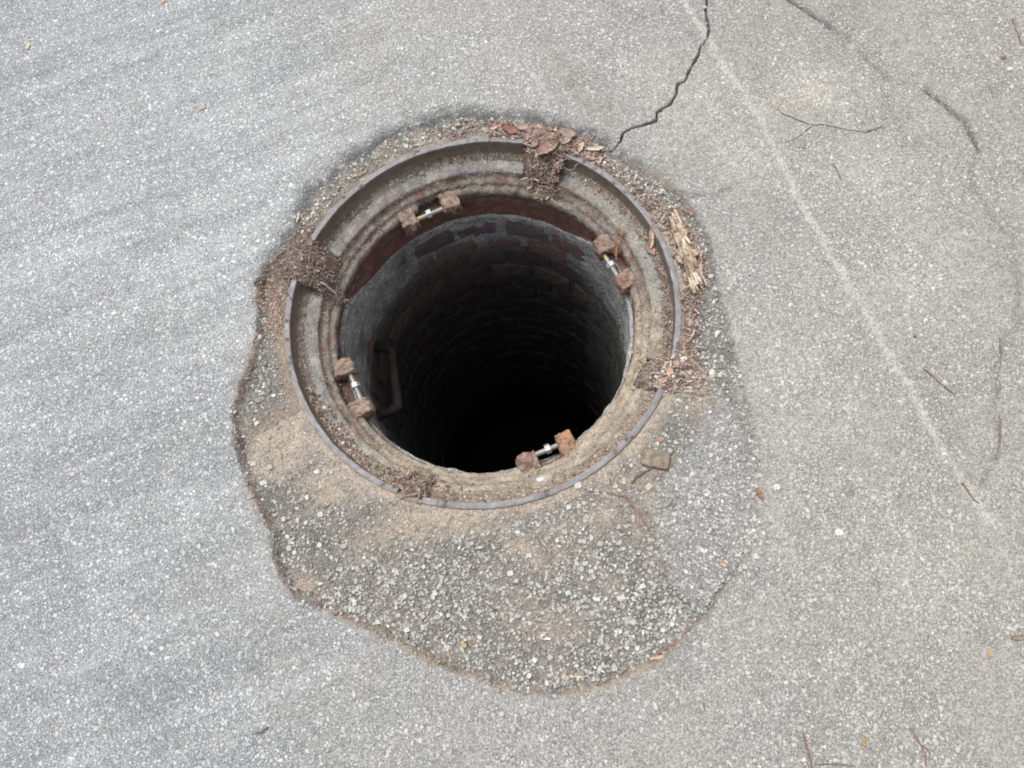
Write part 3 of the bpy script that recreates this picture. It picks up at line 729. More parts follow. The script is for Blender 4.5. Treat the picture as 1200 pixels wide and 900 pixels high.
# ------------------------------------------------------------------ crumbs and chips (uncountable)
def surf_z(x, y):
    """height of whatever surface is under x,y"""
    r = np.hypot(x, y); th = np.degrees(np.arctan2(y, x)); z = ground_z(x, y)
    T = np.radians(th); led = ledge_h(r, T); led = np.maximum(led, seat_z(r))
    z = np.where(r < .340, led, z)
    for (a, b_, ri, kind) in GAPS:
        t = th.copy(); t = np.where((t < 0) & (a > 100), t+360, t)
        m = (t > a) & (t < b_) & (r < .368) & (r > ri)
        z = np.where(m, gap_z(r, kind)+.002, z)
    onrim = (r > .3395) & (r < .351); inseg = np.zeros(len(r), bool)
    for (a, b_) in SEG:
        for o_ in (0, 360, -360): inseg |= (th+o_ > a) & (th+o_ < b_)
    return z, onrim & inseg
def chips(name, x, y, L, W, H, cols, label, cat, zup=0., seed=0, tilt=.25, mat=None, yaw=None):
    g_ = np.random.default_rng(seed); z, bad = surf_z(x, y)
    k_ = ~bad; x, y, z = x[k_], y[k_], z[k_]; n = len(x)
    L = L[k_]; W = W[k_]; H = H[k_]; zup_ = (zup[k_] if hasattr(zup, '__len__') else g_.random(n)*zup)
    ya = g_.uniform(0, PI, n) if yaw is None else yaw[k_]
    # 3 sections of 4 corners, bent
    s = np.array([-1, 0, 1.]); cor = np.array([(-1, -1), (1, -1), (1, 1), (-1, 1)], float)
    bend = g_.normal(0, .10, n); ti = g_.normal(0, tilt, n); ro = g_.normal(0, .5, n)
    wid = np.stack([g_.uniform(.3, 1, n), np.ones(n), g_.uniform(.25, 1, n)], 1)
    lx = np.broadcast_to(s[None, :, None]*L[:, None, None]/2, (n, 3, 4))
    ly = cor[None, None, :, 0]*W[:, None, None]/2*wid[:, :, None]+(bend*L)[:, None, None]*(s**2)[None, :, None]
    lz = cor[None, None, :, 1]*H[:, None, None]/2+ly*np.sin(ro)[:, None, None]*.6+(L*np.abs(bend)*.5)[:, None, None]*(s**2)[None, :, None]
    lz = lz+lx*np.sin(ti)[:, None, None]
    X_ = x[:, None, None]+lx*np.cos(ya)[:, None, None]-ly*np.sin(ya)[:, None, None]
    Y_ = y[:, None, None]+lx*np.sin(ya)[:, None, None]+ly*np.cos(ya)[:, None, None]
    Z_ = (z+zup_+H*.4+.0004)[:, None, None]+lz
    V = np.stack([X_, Y_, Z_], -1).reshape(-1, 3); b = (np.arange(n)*12)[:, None]
    fs = []
    for q in (0, 1):
        for p in range(4): p2 = (p+1) % 4; fs.append(b+np.array([q*4+p, q*4+p2, q*4+4+p2, q*4+4+p]))
    fs.append(b+np.array([3, 2, 1, 0])); fs.append(b+np.array([8, 9, 10, 11]))
    F = np.concatenate(fs)
    cols = np.array(cols); cols = cols*.82+cols.mean(1, keepdims=True)*.18; c = cols[g_.integers(0, len(cols), n)]*g_.uniform(.65, 1.25, n)[:, None]
    return tag(mesh_np(name, V, F, mat or M_LITTER, np.repeat(c, 12, 0), smooth=False), label, cat, kind='stuff')
def sample_poly(P, n, g_, z=0.):
    P = atp(P, z); lo = P.min(0); hi = P.max(0); X_ = []; 
    while len(X_) < n:
        q = g_.uniform(lo, hi, (n*2, 2)); q = q[in_poly(q[:, 0], q[:, 1], P)]; X_ += list(q)
    q = np.array(X_[:n]); return q[:, 0], q[:, 1]
BROWN = [(.20,.135,.11),(.27,.185,.15),(.13,.088,.072),(.36,.26,.205),(.22,.135,.11),(.42,.33,.26),(.17,.135,.11),(.10,.075,.065)]
PALE = [(.46,.36,.27),(.40,.30,.22),(.33,.23,.17),(.50,.42,.33)]
REDD = [(.25,.14,.115),(.31,.18,.14),(.19,.105,.09),(.38,.27,.21)]
g = np.random.default_rng(21)
def crumbs(name, x, y, rad, cols, label, cat, seed, lift=0.):
    g_ = np.random.default_rng(seed); z, bad = surf_z(x, y); x, y, z, rad = x[~bad], y[~bad], z[~bad], rad[~bad]
    cols = np.array(cols); c = cols[g_.integers(0, len(cols), len(x))]*g_.uniform(.8, 1.2, len(x))[:, None]
    return tag(build_stones(name, x, y, z+g_.random(len(x))*lift, rad, rad*g_.uniform(.5, 1.1, len(x)), c, K=5, tilt=.4, seed=seed), label, cat, kind='stuff')
# grit on the ledge
n = 8200; th = g.uniform(-PI, PI, n); r = np.clip(.331+g.normal(0, .006, n), .303, .3385)
wgt = .55+.45*botm(np.degrees(th))+.4*(np.abs(np.degrees(th)) < 35); k = g.random(n) < wgt; th, r = th[k], r[k]
crumbs('ledge_grit', r*np.cos(th), r*np.sin(th), np.clip(g.lognormal(math.log(.0011), .45, len(th)), .0006, .0034),
       [(.34,.29,.23),(.24,.19,.15),(.42,.38,.32),(.20,.12,.09),(.15,.12,.10),(.30,.17,.12),(.5,.48,.44)], 'loose grit scattered along the ledge inside the rim', 'grit', 31)
n = 1500; n = 3800; th = g.uniform(-PI, PI, n); r = .295+g.normal(0, .009, n); k = (r > .279) & (g.random(n) < .55+.45*botm(np.degrees(th))); th, r = th[k], r[k]
crumbs('neck_grit', r*np.cos(th), r*np.sin(th), np.clip(g.lognormal(math.log(.0010), .4, len(th)), .0005, .0026),
       [(.34,.29,.23),(.27,.22,.17),(.40,.36,.30),(.20,.13,.10)], 'fine grit lying on the inner shelf of the ring', 'grit', 32)
# top leaf litter: band outside the rim + the gap
x, y = sample_poly([(505,152),(545,140),(600,144),(650,152),(700,170),(712,181),(700,192),(668,183),(622,164),(570,160),(520,166)], 1050, g)
x2, y2 = sample_poly([(596,148),(650,152),(698,172),(698,184),(662,180),(622,166)], 800, g, 0)
x3, y3 = sample_poly([(623,168),(661,181),(658,205),(652,219),(640,224),(628,222),(619,212),(621,190)], 1000, g, -.040)
x = np.r_[x, x2, x3]; y = np.r_[y, y2, y3]
lx_ = at(585, 152)[0]; k = g.random(len(x)) < .12+.88*ss(lx_-.03, lx_+.01, x); x, y = x[k], y[k]; n = len(x)
chips('leaf_litter', x, y, g.lognormal(math.log(.010), .5, n).clip(.003, .034), g.lognormal(math.log(.0022), .55, n).clip(.0007, .008), g.uniform(.0003, .0009, n), BROWN+BROWN+REDD[:2]+PALE,
      'heap of shredded brown leaves and bark caught at the top of the rim', 'leaf litter', zup=.0035, seed=41, tilt=.22)
n = 420; i = g.integers(0, len(x), n)
chips('leaf_fragments', x[i], y[i], g.uniform(.006, .014, n), g.uniform(.004, .0085, n), g.uniform(.0003, .0005, n), [(.36,.24,.19),(.28,.18,.145),(.44,.33,.26),(.22,.14,.115),(.32,.17,.14)],
      'small torn pieces of dry leaf on the heap at the top of the rim', 'leaf fragments', zup=.006, seed=141, tilt=.2)
n = 320; i = g.integers(0, len(x), n)
chips('pale_needles', x[i], y[i], g.uniform(.018, .042, n), g.uniform(.0008, .0014, n), g.uniform(.0006, .001, n), PALE+BROWN[:2],
      'dry pine needles mixed through the leaf heap at the top', 'needles', zup=.006, seed=42, tilt=.15)
# left mulch
x, y = sample_poly([(300,335),(312,312),(335,290),(352,262),(366,272),(362,300),(382,312),(390,334),(380,340),(350,330),(338,345),(330,342),(316,356),(308,350)], 2000, g, 0)
x9, y9 = sample_poly([(366,284),(376,299),(386,316),(381,328),(384,336),(372,338),(352,324),(343,322),(352,300)], 1200, g, -.03); x = np.r_[x, x9]; y = np.r_[y, y9]
n = len(x)
chips('fibrous_mulch', x, y, g.lognormal(math.log(.0065), .55, n).clip(.002, .026), g.lognormal(math.log(.0013), .5, n).clip(.0005, .004), g.uniform(.0004, .0011, n), [(.19,.14,.115),(.26,.195,.16),(.14,.10,.082),(.33,.25,.20),(.22,.15,.12)],
      'brown shredded mulch beside and inside the upper left gap', 'mulch', zup=.002, seed=43, tilt=.25)
x, y = sample_poly([(305,335),(335,300),(338,330),(330,390),(308,390)], 900, g)
crumbs('mulch_crumbs', x, y, g.uniform(.0010, .0030, 900), [(.36,.26,.20),(.30,.20,.15),(.42,.35,.28),(.22,.14,.11)], 'orange-brown crumbs left of the rim', 'crumbs', 44)
x, y = sample_poly([(350,262),(395,212),(440,188),(500,158),(505,166),(450,186),(400,222),(366,262),(360,285),(345,285)], 330, g)
crumbs('slope_gravel', x, y, np.clip(g.lognormal(math.log(.0019), .5, 330), .001, .005), [(.36,.34,.30),(.28,.26,.23),(.50,.49,.45),(.24,.22,.19),(.3,.23,.18)], 'loose pale gravel along the upper left outside of the rim', 'gravel', 45)
x, y = sample_poly([(668,182),(712,182),(770,215),(812,250),(800,262),(770,245),(735,212)], 800, g)
crumbs('corner_gravel', x, y, np.clip(g.lognormal(math.log(.0021), .4, 800), .001, .0055), [(.45,.44,.42),(.35,.34,.32),(.58,.57,.54),(.22,.21,.2),(.3,.24,.2)], 'loose pale gravel along the upper right outside of the rim', 'gravel', 46)
x, y = sample_poly([(665,182),(712,184),(760,222),(800,262),(790,270),(740,222)], 170, g); n = 170
chips('slope_litter', x, y, g.uniform(.006, .03, n), g.uniform(.0008, .003, n), g.uniform(.0004, .0009, n), BROWN+REDD, 'thin reddish litter outside the upper right rim', 'litter', zup=.002, seed=47)
# right side litter
x, y = sample_poly([(775,245),(800,250),(822,285),(828,320),(822,350),(815,420),(800,440),(800,380),(800,330),(788,285)], 430, g); n = 430
chips('bark_litter', x, y, g.uniform(.005, .024, n), g.uniform(.001, .0035, n), g.uniform(.0004, .0012, n), BROWN+REDD+PALE[:2], 'brown bark litter along the right outside of the rim', 'bark litter', zup=.003, seed=48)
x, y = sample_poly([(770,418),(802,400),(830,440),(815,462),(785,462),(765,452)], 200, g, -.01); n = 200
chips('gap_litter', x, y, g.uniform(.004, .015, n), g.uniform(.001, .004, n), g.uniform(.0006, .0018, n), REDD+PALE+BROWN[:3], 'red and tan fragments in the lower right gap', 'litter', zup=.003, seed=49)
x, y = sample_poly([(760,418),(802,400),(840,430),(830,470),(785,475),(755,455)], 520, g, -.01); n = 520
crumbs('gap_gravel', x, y, g.uniform(.001, .0035, n), [(.5,.47,.42),(.36,.3,.25),(.34,.2,.16),(.28,.25,.22)], 'small stones in and beside the lower right gap', 'gravel', 50)
x, y = sample_poly([(740,230),(760,250),(780,290),(790,340),(788,400),(778,410),(778,350),(768,300),(745,255)], 420, g, -.03); n = 420
chips('ledge_litter', x, y, g.uniform(.004, .02, n), g.uniform(.0006, .002, n), g.uniform(.0004, .0009, n), BROWN+PALE[:2]+[(.3,.3,.27)], 'rootlets and brown litter on the right ledge', 'litter', zup=.003, seed=51)
x, y = sample_poly([(440,545),(470,548),(500,555),(540,572),(535,586),(495,586),(468,572),(440,556)], 130, g, -.03); n = 130
chips('red_fragments', x, y, g.uniform(.003, .012, n), g.uniform(.001, .0035, n), g.uniform(.0006, .0015, n), REDD+BROWN[:3], 'dark red fragments on the lower left ledge', 'fragments', zup=.002, seed=52)
x, y = sample_poly([(345,450),(372,460),(420,525),(440,545),(425,552),(385,505)], 320, g, -.03); n = 320
chips('brown_crumbs', x, y, g.uniform(.003, .009, n), g.uniform(.001, .003, n), g.uniform(.0006, .0015, n), BROWN+PALE[:1], 'brown crumbs on the left ledge', 'crumbs', zup=.001, seed=53)
# bits all over the patch and its crevice
x, y = sample_poly([(300,500),(360,540),(500,600),(650,590),(760,540),(820,560),(760,720),(700,790),(600,795),(430,720),(330,640)], 420, g); n = 420
chips('scattered_needles', x, y, g.uniform(.005, .022, n), g.uniform(.0005, .0011, n), g.uniform(.0004, .0008, n), BROWN+REDD+PALE, 'tiny dry needles scattered over the gravel patch', 'needles', zup=.0028, seed=54, tilt=.05)
q = poly_pts = []
for a, b_ in zip(OUT[33:62], OUT[34:63]):
    for k in range(14):
        t = g.random(); q.append(a+(b_-a)*t+g.normal(0, .003, 2))
q = np.array(q); n = len(q)
chips('crevice_litter', q[:, 0], q[:, 1], g.uniform(.003, .014, n), g.uniform(.0006, .002, n), g.uniform(.0004, .001, n), BROWN+REDD, 'reddish litter caught in the edge of the patch', 'litter', zup=.0012, seed=55, tilt=.1)

# ------------------------------------------------------------------ single leaves, sticks and stones
def on(px, py, z=None):
    """point on the surface seen at that place of the photograph"""
    zz_ = .005
    for _ in range(4):
        p = at(px, py, zz_); zz_ = float(surf_z(p[:1], p[1:2])[0][0])
    return np.array([p[0], p[1], zz_])
def leaf(name, p0, p1, width, col, label, cat='leaf', lift=.003, curl=.25, seed=0, up0=0., up1=0., taper=.9, group=None, n=14, m=7, thick=.0006):
    a = on(*p0); b = on(*p1); a[2] += lift+up0; b[2] += lift+up1
    d = b-a; L_ = np.linalg.norm(d); d /= L_; e = np.cross((0, 0, 1), d); e /= np.linalg.norm(e); f_ = np.cross(d, e)
    g_ = np.random.default_rng(seed); S_ = np.linspace(0, 1, n); Q = np.linspace(-1, 1, m)
    wv = width/2*np.sin(np.clip(S_*.94+.03, 0, 1)*PI)**.62*(1-(1-taper)*S_)*(1+.12*g_.normal(size=n)*(S_ > .05)*(S_ < .95))
    SS, QQ = np.meshgrid(S_, Q, indexing='ij')
    off = QQ*wv[:, None]; rise = curl*width*(QQ**2)*.6+.18*width*np.sin(SS*PI*1.3+seed)+.05*width*(fbm(SS*5+seed, QQ*2, 1, seed)-.5)*2
    C_ = a+SS[..., None]*L_*d+off[..., None]*e+rise[..., None]*f_
    o0 = (a+b)/2
    top = (C_+f_*thick/2-o0).reshape(-1, 3); bot = (C_-f_*thick/2-o0).reshape(-1, 3); N_ = n*m
    i = np.arange(n-1)[:, None]; j = np.arange(m-1)[None, :]
    ff = np.stack([i*m+j, (i+1)*m+j, (i+1)*m+j+1, i*m+j+1], -1).reshape(-1, 4); idx = np.arange(N_).reshape(n, m)
    loop = np.concatenate([idx[0, :-1], idx[:-1, -1], idx[-1, :0:-1], idx[:0:-1, 0]])
    sk = np.stack([loop, loop+N_, np.roll(loop, -1)+N_, np.roll(loop, -1)], -1)
    c = np.array(col)*(1+.35*(fbm(SS*6+seed, QQ*3, .6, seed+3).ravel()-.5)-.25*np.exp(-(QQ.ravel()/.12)**2))[:, None]
    o = mesh_np(name, np.r_[top, bot], [ff, ff[:, ::-1]+N_, sk], M_LITTER, np.r_[c, c*.85])
    o.location = o0
    return tag(o, label, cat, group)
LF = 'dead leaves caught at the top of the rim'
leaf('dead_leaf', (633,196), (655,169), 0.0263, (0.294,0.198,0.168), 'largest curled reddish-brown dead leaf in the top gap of the rim', lift=0.014, curl=.5, seed=1, group=LF)
leaf('dead_leaf', (655,158), (675,163), 0.0213, (0.293,0.228,0.197), 'broad pale brown dead leaf above the right end of the top gap', lift=0.013, seed=2, group=LF)
leaf('dead_leaf', (686,178), (708,177), 0.0100, (0.467,0.398,0.323), 'narrow cream dead leaf where the long crack meets the heap', lift=0.010, seed=3, group=LF)
leaf('dead_leaf', (629,194), (632,181), 0.0075, (0.459,0.364,0.288), 'small upright tan leaf sliver left of the largest dead leaf', lift=0.014, seed=4, group=LF)
leaf('dead_leaf', (678,182), (684,170), 0.0088, (0.442,0.353,0.278), 'small tan leaf sliver left of the narrow cream leaf', lift=0.010, seed=5, group=LF)
leaf('dead_leaf', (622,218), (619,190), 0.0125, (0.254,0.182,0.158), 'long brown leaf strip hanging down the left side of the top gap', lift=0.010, curl=.4, seed=6, group=LF)
leaf('dead_leaf', (630,218), (625,192), 0.0112, (0.209,0.148,0.127), 'dark brown leaf strip hanging beside the long one in the top gap', lift=0.010, curl=.5, seed=7, group=LF)
leaf('dead_leaf', (590,153), (606,158), 0.0163, (0.252,0.136,0.115), 'dark red dead leaf at the left end of the heap', lift=0.010, seed=8, group=LF)
leaf('dead_leaf', (605,150), (618,156), 0.0137, (0.324,0.235,0.201), 'pinkish brown dead leaf next to the dark red one', lift=0.012, seed=9, group=LF)
leaf('dead_leaf', (624,176), (631,166), 0.0150, (0.289,0.207,0.179), 'small brown folded leaf beside the left cut end of the rim', lift=0.012, seed=10, group=LF)
leaf('dead_leaf', (658,172), (669,167), 0.0125, (0.309,0.233,0.199), 'small rounded leaf above the right cut end of the rim', lift=0.012, seed=11, group=LF)
leaf('dead_leaf', (762,292), (762,274), .011, (.62,.45,.33), 'cream oval leaf standing against the right inner rim', lift=.006, curl=.6, seed=12)
leaf('dead_leaf', (767,300), (756,286), .014, (.30,.20,.16), 'brown leaf tucked below the cream oval leaf on the right ledge', lift=.002, seed=13)
leaf('bark_flake', (420,208), (431,200), .005, (.45,.32,.21), 'thin tan bark flake leaning on the upper left rim', 'bark flake', lift=.003, seed=14)
leaf('dead_leaf', (1183,748), (1205,746), .007, (.23,.18,.145), 'brown dead leaf at the right edge of the road', lift=.003, seed=15)
leaf('leaf_scrap', (843,659), (851,664), .006, (.42,.30,.16), 'tiny orange leaf scrap on the bluish corner of the patch', 'leaf scrap', lift=.002, seed=16)
leaf('leaf_scrap', (840,635), (846,639), .005, (.42,.34,.18), 'tiny yellow leaf scrap above the orange one', 'leaf scrap', lift=.002, seed=17)
leaf('leaf_scrap', (539,752), (547,758), .008, (.38,.29,.19), 'tan leaf scrap in the gravel near the patch bottom', 'leaf scrap', lift=.003, seed=18)
leaf('leaf_scrap', (886,572), (893,586), .008, (.26,.13,.09), 'reddish brown leaf scrap right of the patch', 'leaf scrap', lift=.003, seed=19)
leaf('leaf_scrap', (205,556-1), (201,553), .003, (.3,.15,.1), 'tiny reddish speck on the left asphalt', 'leaf scrap', lift=.001, seed=20)
# wood slivers in the patch
for q, (p0, p1, w_, c, s) in enumerate([((636,749),(646,748),.004,(.62,.55,.44),'pale wood sliver lying in the lower gravel'), ((665,792),(684,793),.004,(.50,.39,.26),'tan wood sliver near the bottom edge of the patch'),
        ((700,783),(709,788),.003,(.6,.52,.42),'short cream sliver right of the tan one'), ((761,772),(779,768),.006,(.45,.31,.25),'pinkish wood sliver at the end of the red stick'),
        ((352,249),(348,262),.0045,(.44,.40,.30),'pale straw piece standing left of the upper left rim'), ((640,738),(629,736),.0025,(.30,.18,.13),'thin brown sliver above the pale one'),
        ((823,152+600-150+300),(830,455+440),.004,(.5,.49,.45),'x')]):
    if s == 'x': continue
    leaf('wood_sliver', p0, p1, w_, c, s, 'wood sliver', lift=.0035, seed=60+q, thick=.0012, n=8, m=4)

def twig(name, pts, rad, col, label, cat='twig', lift=.001, branches=(), seed=0, k=7, jit=.0006, taper=.55):
    def path(pp): 
        o_ = []
        for q in pp:
            p = on(q[0], q[1]); p[2] += lift+rad*.6+(q[2] if len(q) > 2 else 0); o_.append(p)
        return o_
    parts = [tube('', path(pts), rad, None, col, k=k, jit=jit, seed=seed, build=False, taper=taper)]
    for q, (bp, br) in enumerate(branches): parts.append(tube('', path(bp), br, None, col, k=6, jit=jit, seed=seed+q+1, build=False, taper=.5))
    V, F, c = join_geo(parts); o0 = V.mean(0); c = c*.78+c.mean(1, keepdims=True)*.22
    o = mesh_np(name, V-o0, F, M_LITTER, c); o.location = o0
    return tag(o, label, cat)
twig('forked_twig', [(906,123),(916,133),(932,139),(950,146),(968,146),(990,151),(1012,155,.002),(1024,151,.006),(1037,146,.009)], .0014, (.38,.35,.30), 'grey-brown forked dead twig lying on the right-hand asphalt', branches=[
    ([(950,147),(940,156),(930,163),(922,167)], .0016), ([(912,126),(916,118),(920,115)], .0009), ([(972,146),(975,141)], .0008), ([(1012,155),(1024,152),(1036,145)], .0019)], seed=3)
twig('twig_scrap', [(945,165),(941,173),(938,184)], .0012, (.33,.30,.25), 'small Y-shaped pale twig scrap below the forked twig', branches=[([(941,173),(947,175)], .0008), ([(941,173),(936,172)], .0008)], seed=5)
twig('red_twig', [(1083,433),(1092,441),(1102,449),(1117,462)], .0011, (.20,.095,.085), 'thin dark red twig on the right asphalt near the pale scrape', seed=6)
twig('red_twig', [(1127,566),(1133,574),(1140,584),(1146,590)], .0016, (.25,.13,.11), 'short reddish twig at the lower end of the pale scrape', seed=7)
twig('red_twig', [(977,193),(981,201),(985,210)], .0011, (.18,.10,.09), 'tiny dark red twig below the forked twig, right of the scrape', seed=8)
twig('red_twig', [(941,860),(944,872),(948,884),(951,899)], .0016, (.23,.115,.08), 'red-brown twig at the bottom edge of the road', seed=9)
twig('red_twig', [(1066,852),(1076,868),(1083,880),(1085,898)], .0014, (.24,.12,.10), 'reddish forked twig at the bottom right of the road', branches=[([(1078,872),(1088,878),(1090,890)], .0009)], seed=10)
twig('thin_stick', [(955,896),(975,895),(1000,897)], .0010, (.16,.12,.11), 'thin dark stick lying along the bottom right edge', seed=11)
twig('red_twig', [(1186,22),(1191,38),(1198,54)], .0012, (.25,.12,.11), 'red twig in the top right corner', seed=12)
twig('curved_twig', [(728,580),(738,588),(746,599),(752,608),(758,618),(763,627)], .0020, (.24,.13,.10), 'curved reddish twig on the gravel below the ring, lower right', branches=[([(730,581),(700,577),(684,573)], .0010), ([(750,604),(748,612),(752,618)], .0008)], seed=13)
twig('bent_twig', [(740,566),(748,558),(762,549),(774,541),(786,531)], .0022, (.17,.12,.095), 'dark bent twig beside the square brown block', branches=[([(774,541),(786,535),(790,527)], .0014)], seed=14)
twig('red_stick', [(762,771),(775,764),(790,754),(800,744),(803,741)], .0021, (.25,.115,.09), 'red-brown stick in the lower right edge of the patch', seed=15)
twig('grass_stem', [(806,739),(818,727),(832,713),(842,703)], .0011, (.25,.15,.11), 'thin brown stem continuing up from the red stick', branches=[([(800,745),(815,728),(836,708)], .0008)], seed=16)
twig('pine_needle', [(726,721),(726,740),(726,760),(726,784)], .0010, (.28,.20,.14), 'long upright pine needle on the lower gravel', seed=17, jit=.0001, taper=.8)
twig('pine_needle', [(632,701),(648,703),(663,701)], .0009, (.26,.20,.15), 'short level pine needle in the gravel above the wood slivers', seed=18)
twig('pine_needle', [(676,800),(690,806),(704,815)], .0009, (.28,.20,.15), 'pine needle crossing the bottom edge of the patch', seed=19)
twig('root_fibre', [(700,803),(712,797),(725,792),(737,783)], .0012, (.18,.12,.09), 'brown root fibre along the bottom right edge of the patch', seed=20)
twig('pine_needle', [(453,589),(470,584),(490,578)], .0009, (.40,.31,.22), 'pale needle lying in the bottom left gap of the rim', seed=21, lift=.003)
twig('pale_stalk', [(381,338,.01),(388,343,.012),(398,349,.018)], .0012, (.52,.50,.42), 'pale stalk poking from the mulch over the left seat', seed=22)
twig('red_root', [(275,487),(279,505),(285,522),(288,540)], .0013, (.24,.13,.10), 'reddish rootlet in the left edge of the patch', seed=23)
twig('red_root', [(301,590),(308,600),(318,613)], .0011, (.27,.15,.12), 'short rootlet lower down in the left edge of the patch', seed=24)
twig('red_fibre', [(812,366),(815,350),(822,338),(827,318)], .0012, (.27,.14,.11), 'reddish fibre curling beside the rotten wood', branches=[([(806,362),(818,345),(828,330)], .0009), ([(800,352),(812,340),(820,322)], .0009)], seed=25, lift=.004)
twig('dry_stem', [(790,410),(806,418),(820,432),(828,443)], .0014, (.36,.28,.21), 'dry tan stem outside the lower right gap', branches=[([(803,418),(815,433)], .001)], seed=26, lift=.003)
twig('pine_needle', [(765,452),(776,445),(786,442)], .0010, (.45,.35,.26), 'pale needle beside the bluish pebble', seed=27, lift=.002)
twig('wire_scrap', [(656,204),(668,204),(680,203)], .0008, (.40,.42,.36), 'thin grey-green stalk at the right foot of the leaf heap', 'stalk', seed=28, lift=.004)
twig('dark_twig', [(300,865-6),(308,857),(314,853)], .0020, (.13,.13,.125), 'small dark twig stub on the lower left asphalt', seed=29)
twig('red_fibre', [(1170,395),(1174,420),(1168,445)], .0008, (.2,.12,.1), 'faint red rootlet in the crack at the right', seed=30)
twig('red_fibre', [(1171,487),(1173,505),(1170,525)], .0009, (.2,.10,.09), 'lower red rootlet in the crack at the right', seed=31)
twig('pine_needle', [(655,735),(672,737)], .0006, (.35,.22,.18), 'faint red needle in the middle of the gravel', seed=32)
# conifer sprig
pts = [(722,306),(722,296),(725,284),(731,273)]
br = []
for q, t in enumerate(np.linspace(.15, 1, 10)):
    i = min(int(t*3), 2); f_ = t*3-i; bx = pts[i][0]+(pts[i+1][0]-pts[i][0])*f_; by = pts[i][1]+(pts[i+1][1]-pts[i][1])*f_
    for s in (-1, 1): br.append(([(bx, by), (bx+s*3.2, by-2.2, .003), (bx+s*6*(1.1-t*.5), by-6, .004)], .0007))
twig('conifer_sprig', pts, .0013, (.42,.19,.09), 'orange-brown dry conifer sprig on the right lug of the ring', 'sprig', lift=.006, branches=br, seed=40)
pts = [(776,246),(792,244),(806,249),(814,250)]
br = [([(776+q*4, 245+q*.5), (772+q*4+(q % 3)*4, 240+(q*7 % 9), .003), (790+q*3, 250+(q*5 % 7), .004)], .0007) for q in range(9)]
twig('needle_tuft', pts, .0010, (.40,.22,.14), 'orange tuft of dry needles above the rotten wood', 'needles', lift=.003, branches=br, seed=41)

# rotten wood lump with flakes
def lump(name, px, py, L_, W_, H_, ang, col, label, cat, seed, lift=0., amp=.0014, rnd=.4, n=9, mat=None, colf=None):
    c = on(px, py); c[2] += H_*.32+lift
    a = math.radians(ang)
    def cf(V, nz, nz2):
        return np.array(col)*(1+.7*nz+.5*nz2)[:, None]
    o = block(name, c, (math.cos(a), math.sin(a), 0), L_, W_, H_, mat or M_STONE, colf or cf, seed, None, n=n, rnd=rnd, amp=amp)
    return tag(o, label, cat)
def wang(p0, p1):
    d = at(*p1)-at(*p0); return math.degrees(math.atan2(d[1], d[0]))
rw_c = on(803, 293)
rw = thing('rotten_wood', 'flaking pale rotten wood chunk lying against the right outside of the rim', 'wood chunk', rw_c)
def wc(V, nz, nz2): return mix((.30, .215, .15), (.42, .33, .24), np.clip(.5+2*nz+nz2, 0, 1))
wa = wang((786, 250), (815, 335)); u = (math.cos(math.radians(wa)), math.sin(math.radians(wa)), 0)
block('core', rw_c+np.array([0, 0, .002]), u, .120, .022, .011, M_LITTER, wc, 301, rw, n=13, rnd=.55, amp=.004)
g = np.random.default_rng(77)
for q in range(84):
    t = g.uniform(-.5, .5); s = g.normal(0, .26); px = 803+(815-786)*t*.95+s*15*(.45+.6*(t+.5)); py = 293+(335-250)*t-s*8
    big = q > 66
    cc = at(px, py, .006+g.uniform(-.001, .0035)); L1 = g.uniform(.012, .034) if not big else g.uniform(.009, .015); W1 = g.uniform(.0022, .0055) if not big else g.uniform(.007, .010)
    base = .88*np.array([(.48,.40,.30),(.40,.31,.235),(.58,.51,.40),(.33,.24,.18),(.24,.17,.13)][g.integers(0, 5)])
    an = math.radians(wa+g.normal(0, 9))
    block('flake', cc, (math.cos(an), math.sin(an), 0), L1, W1, .0018, M_LITTER, lambda V, nz, nz2, b=base: b*(1+.6*nz)[:, None], 310+q, rw, n=4, rnd=.15, amp=.0012)
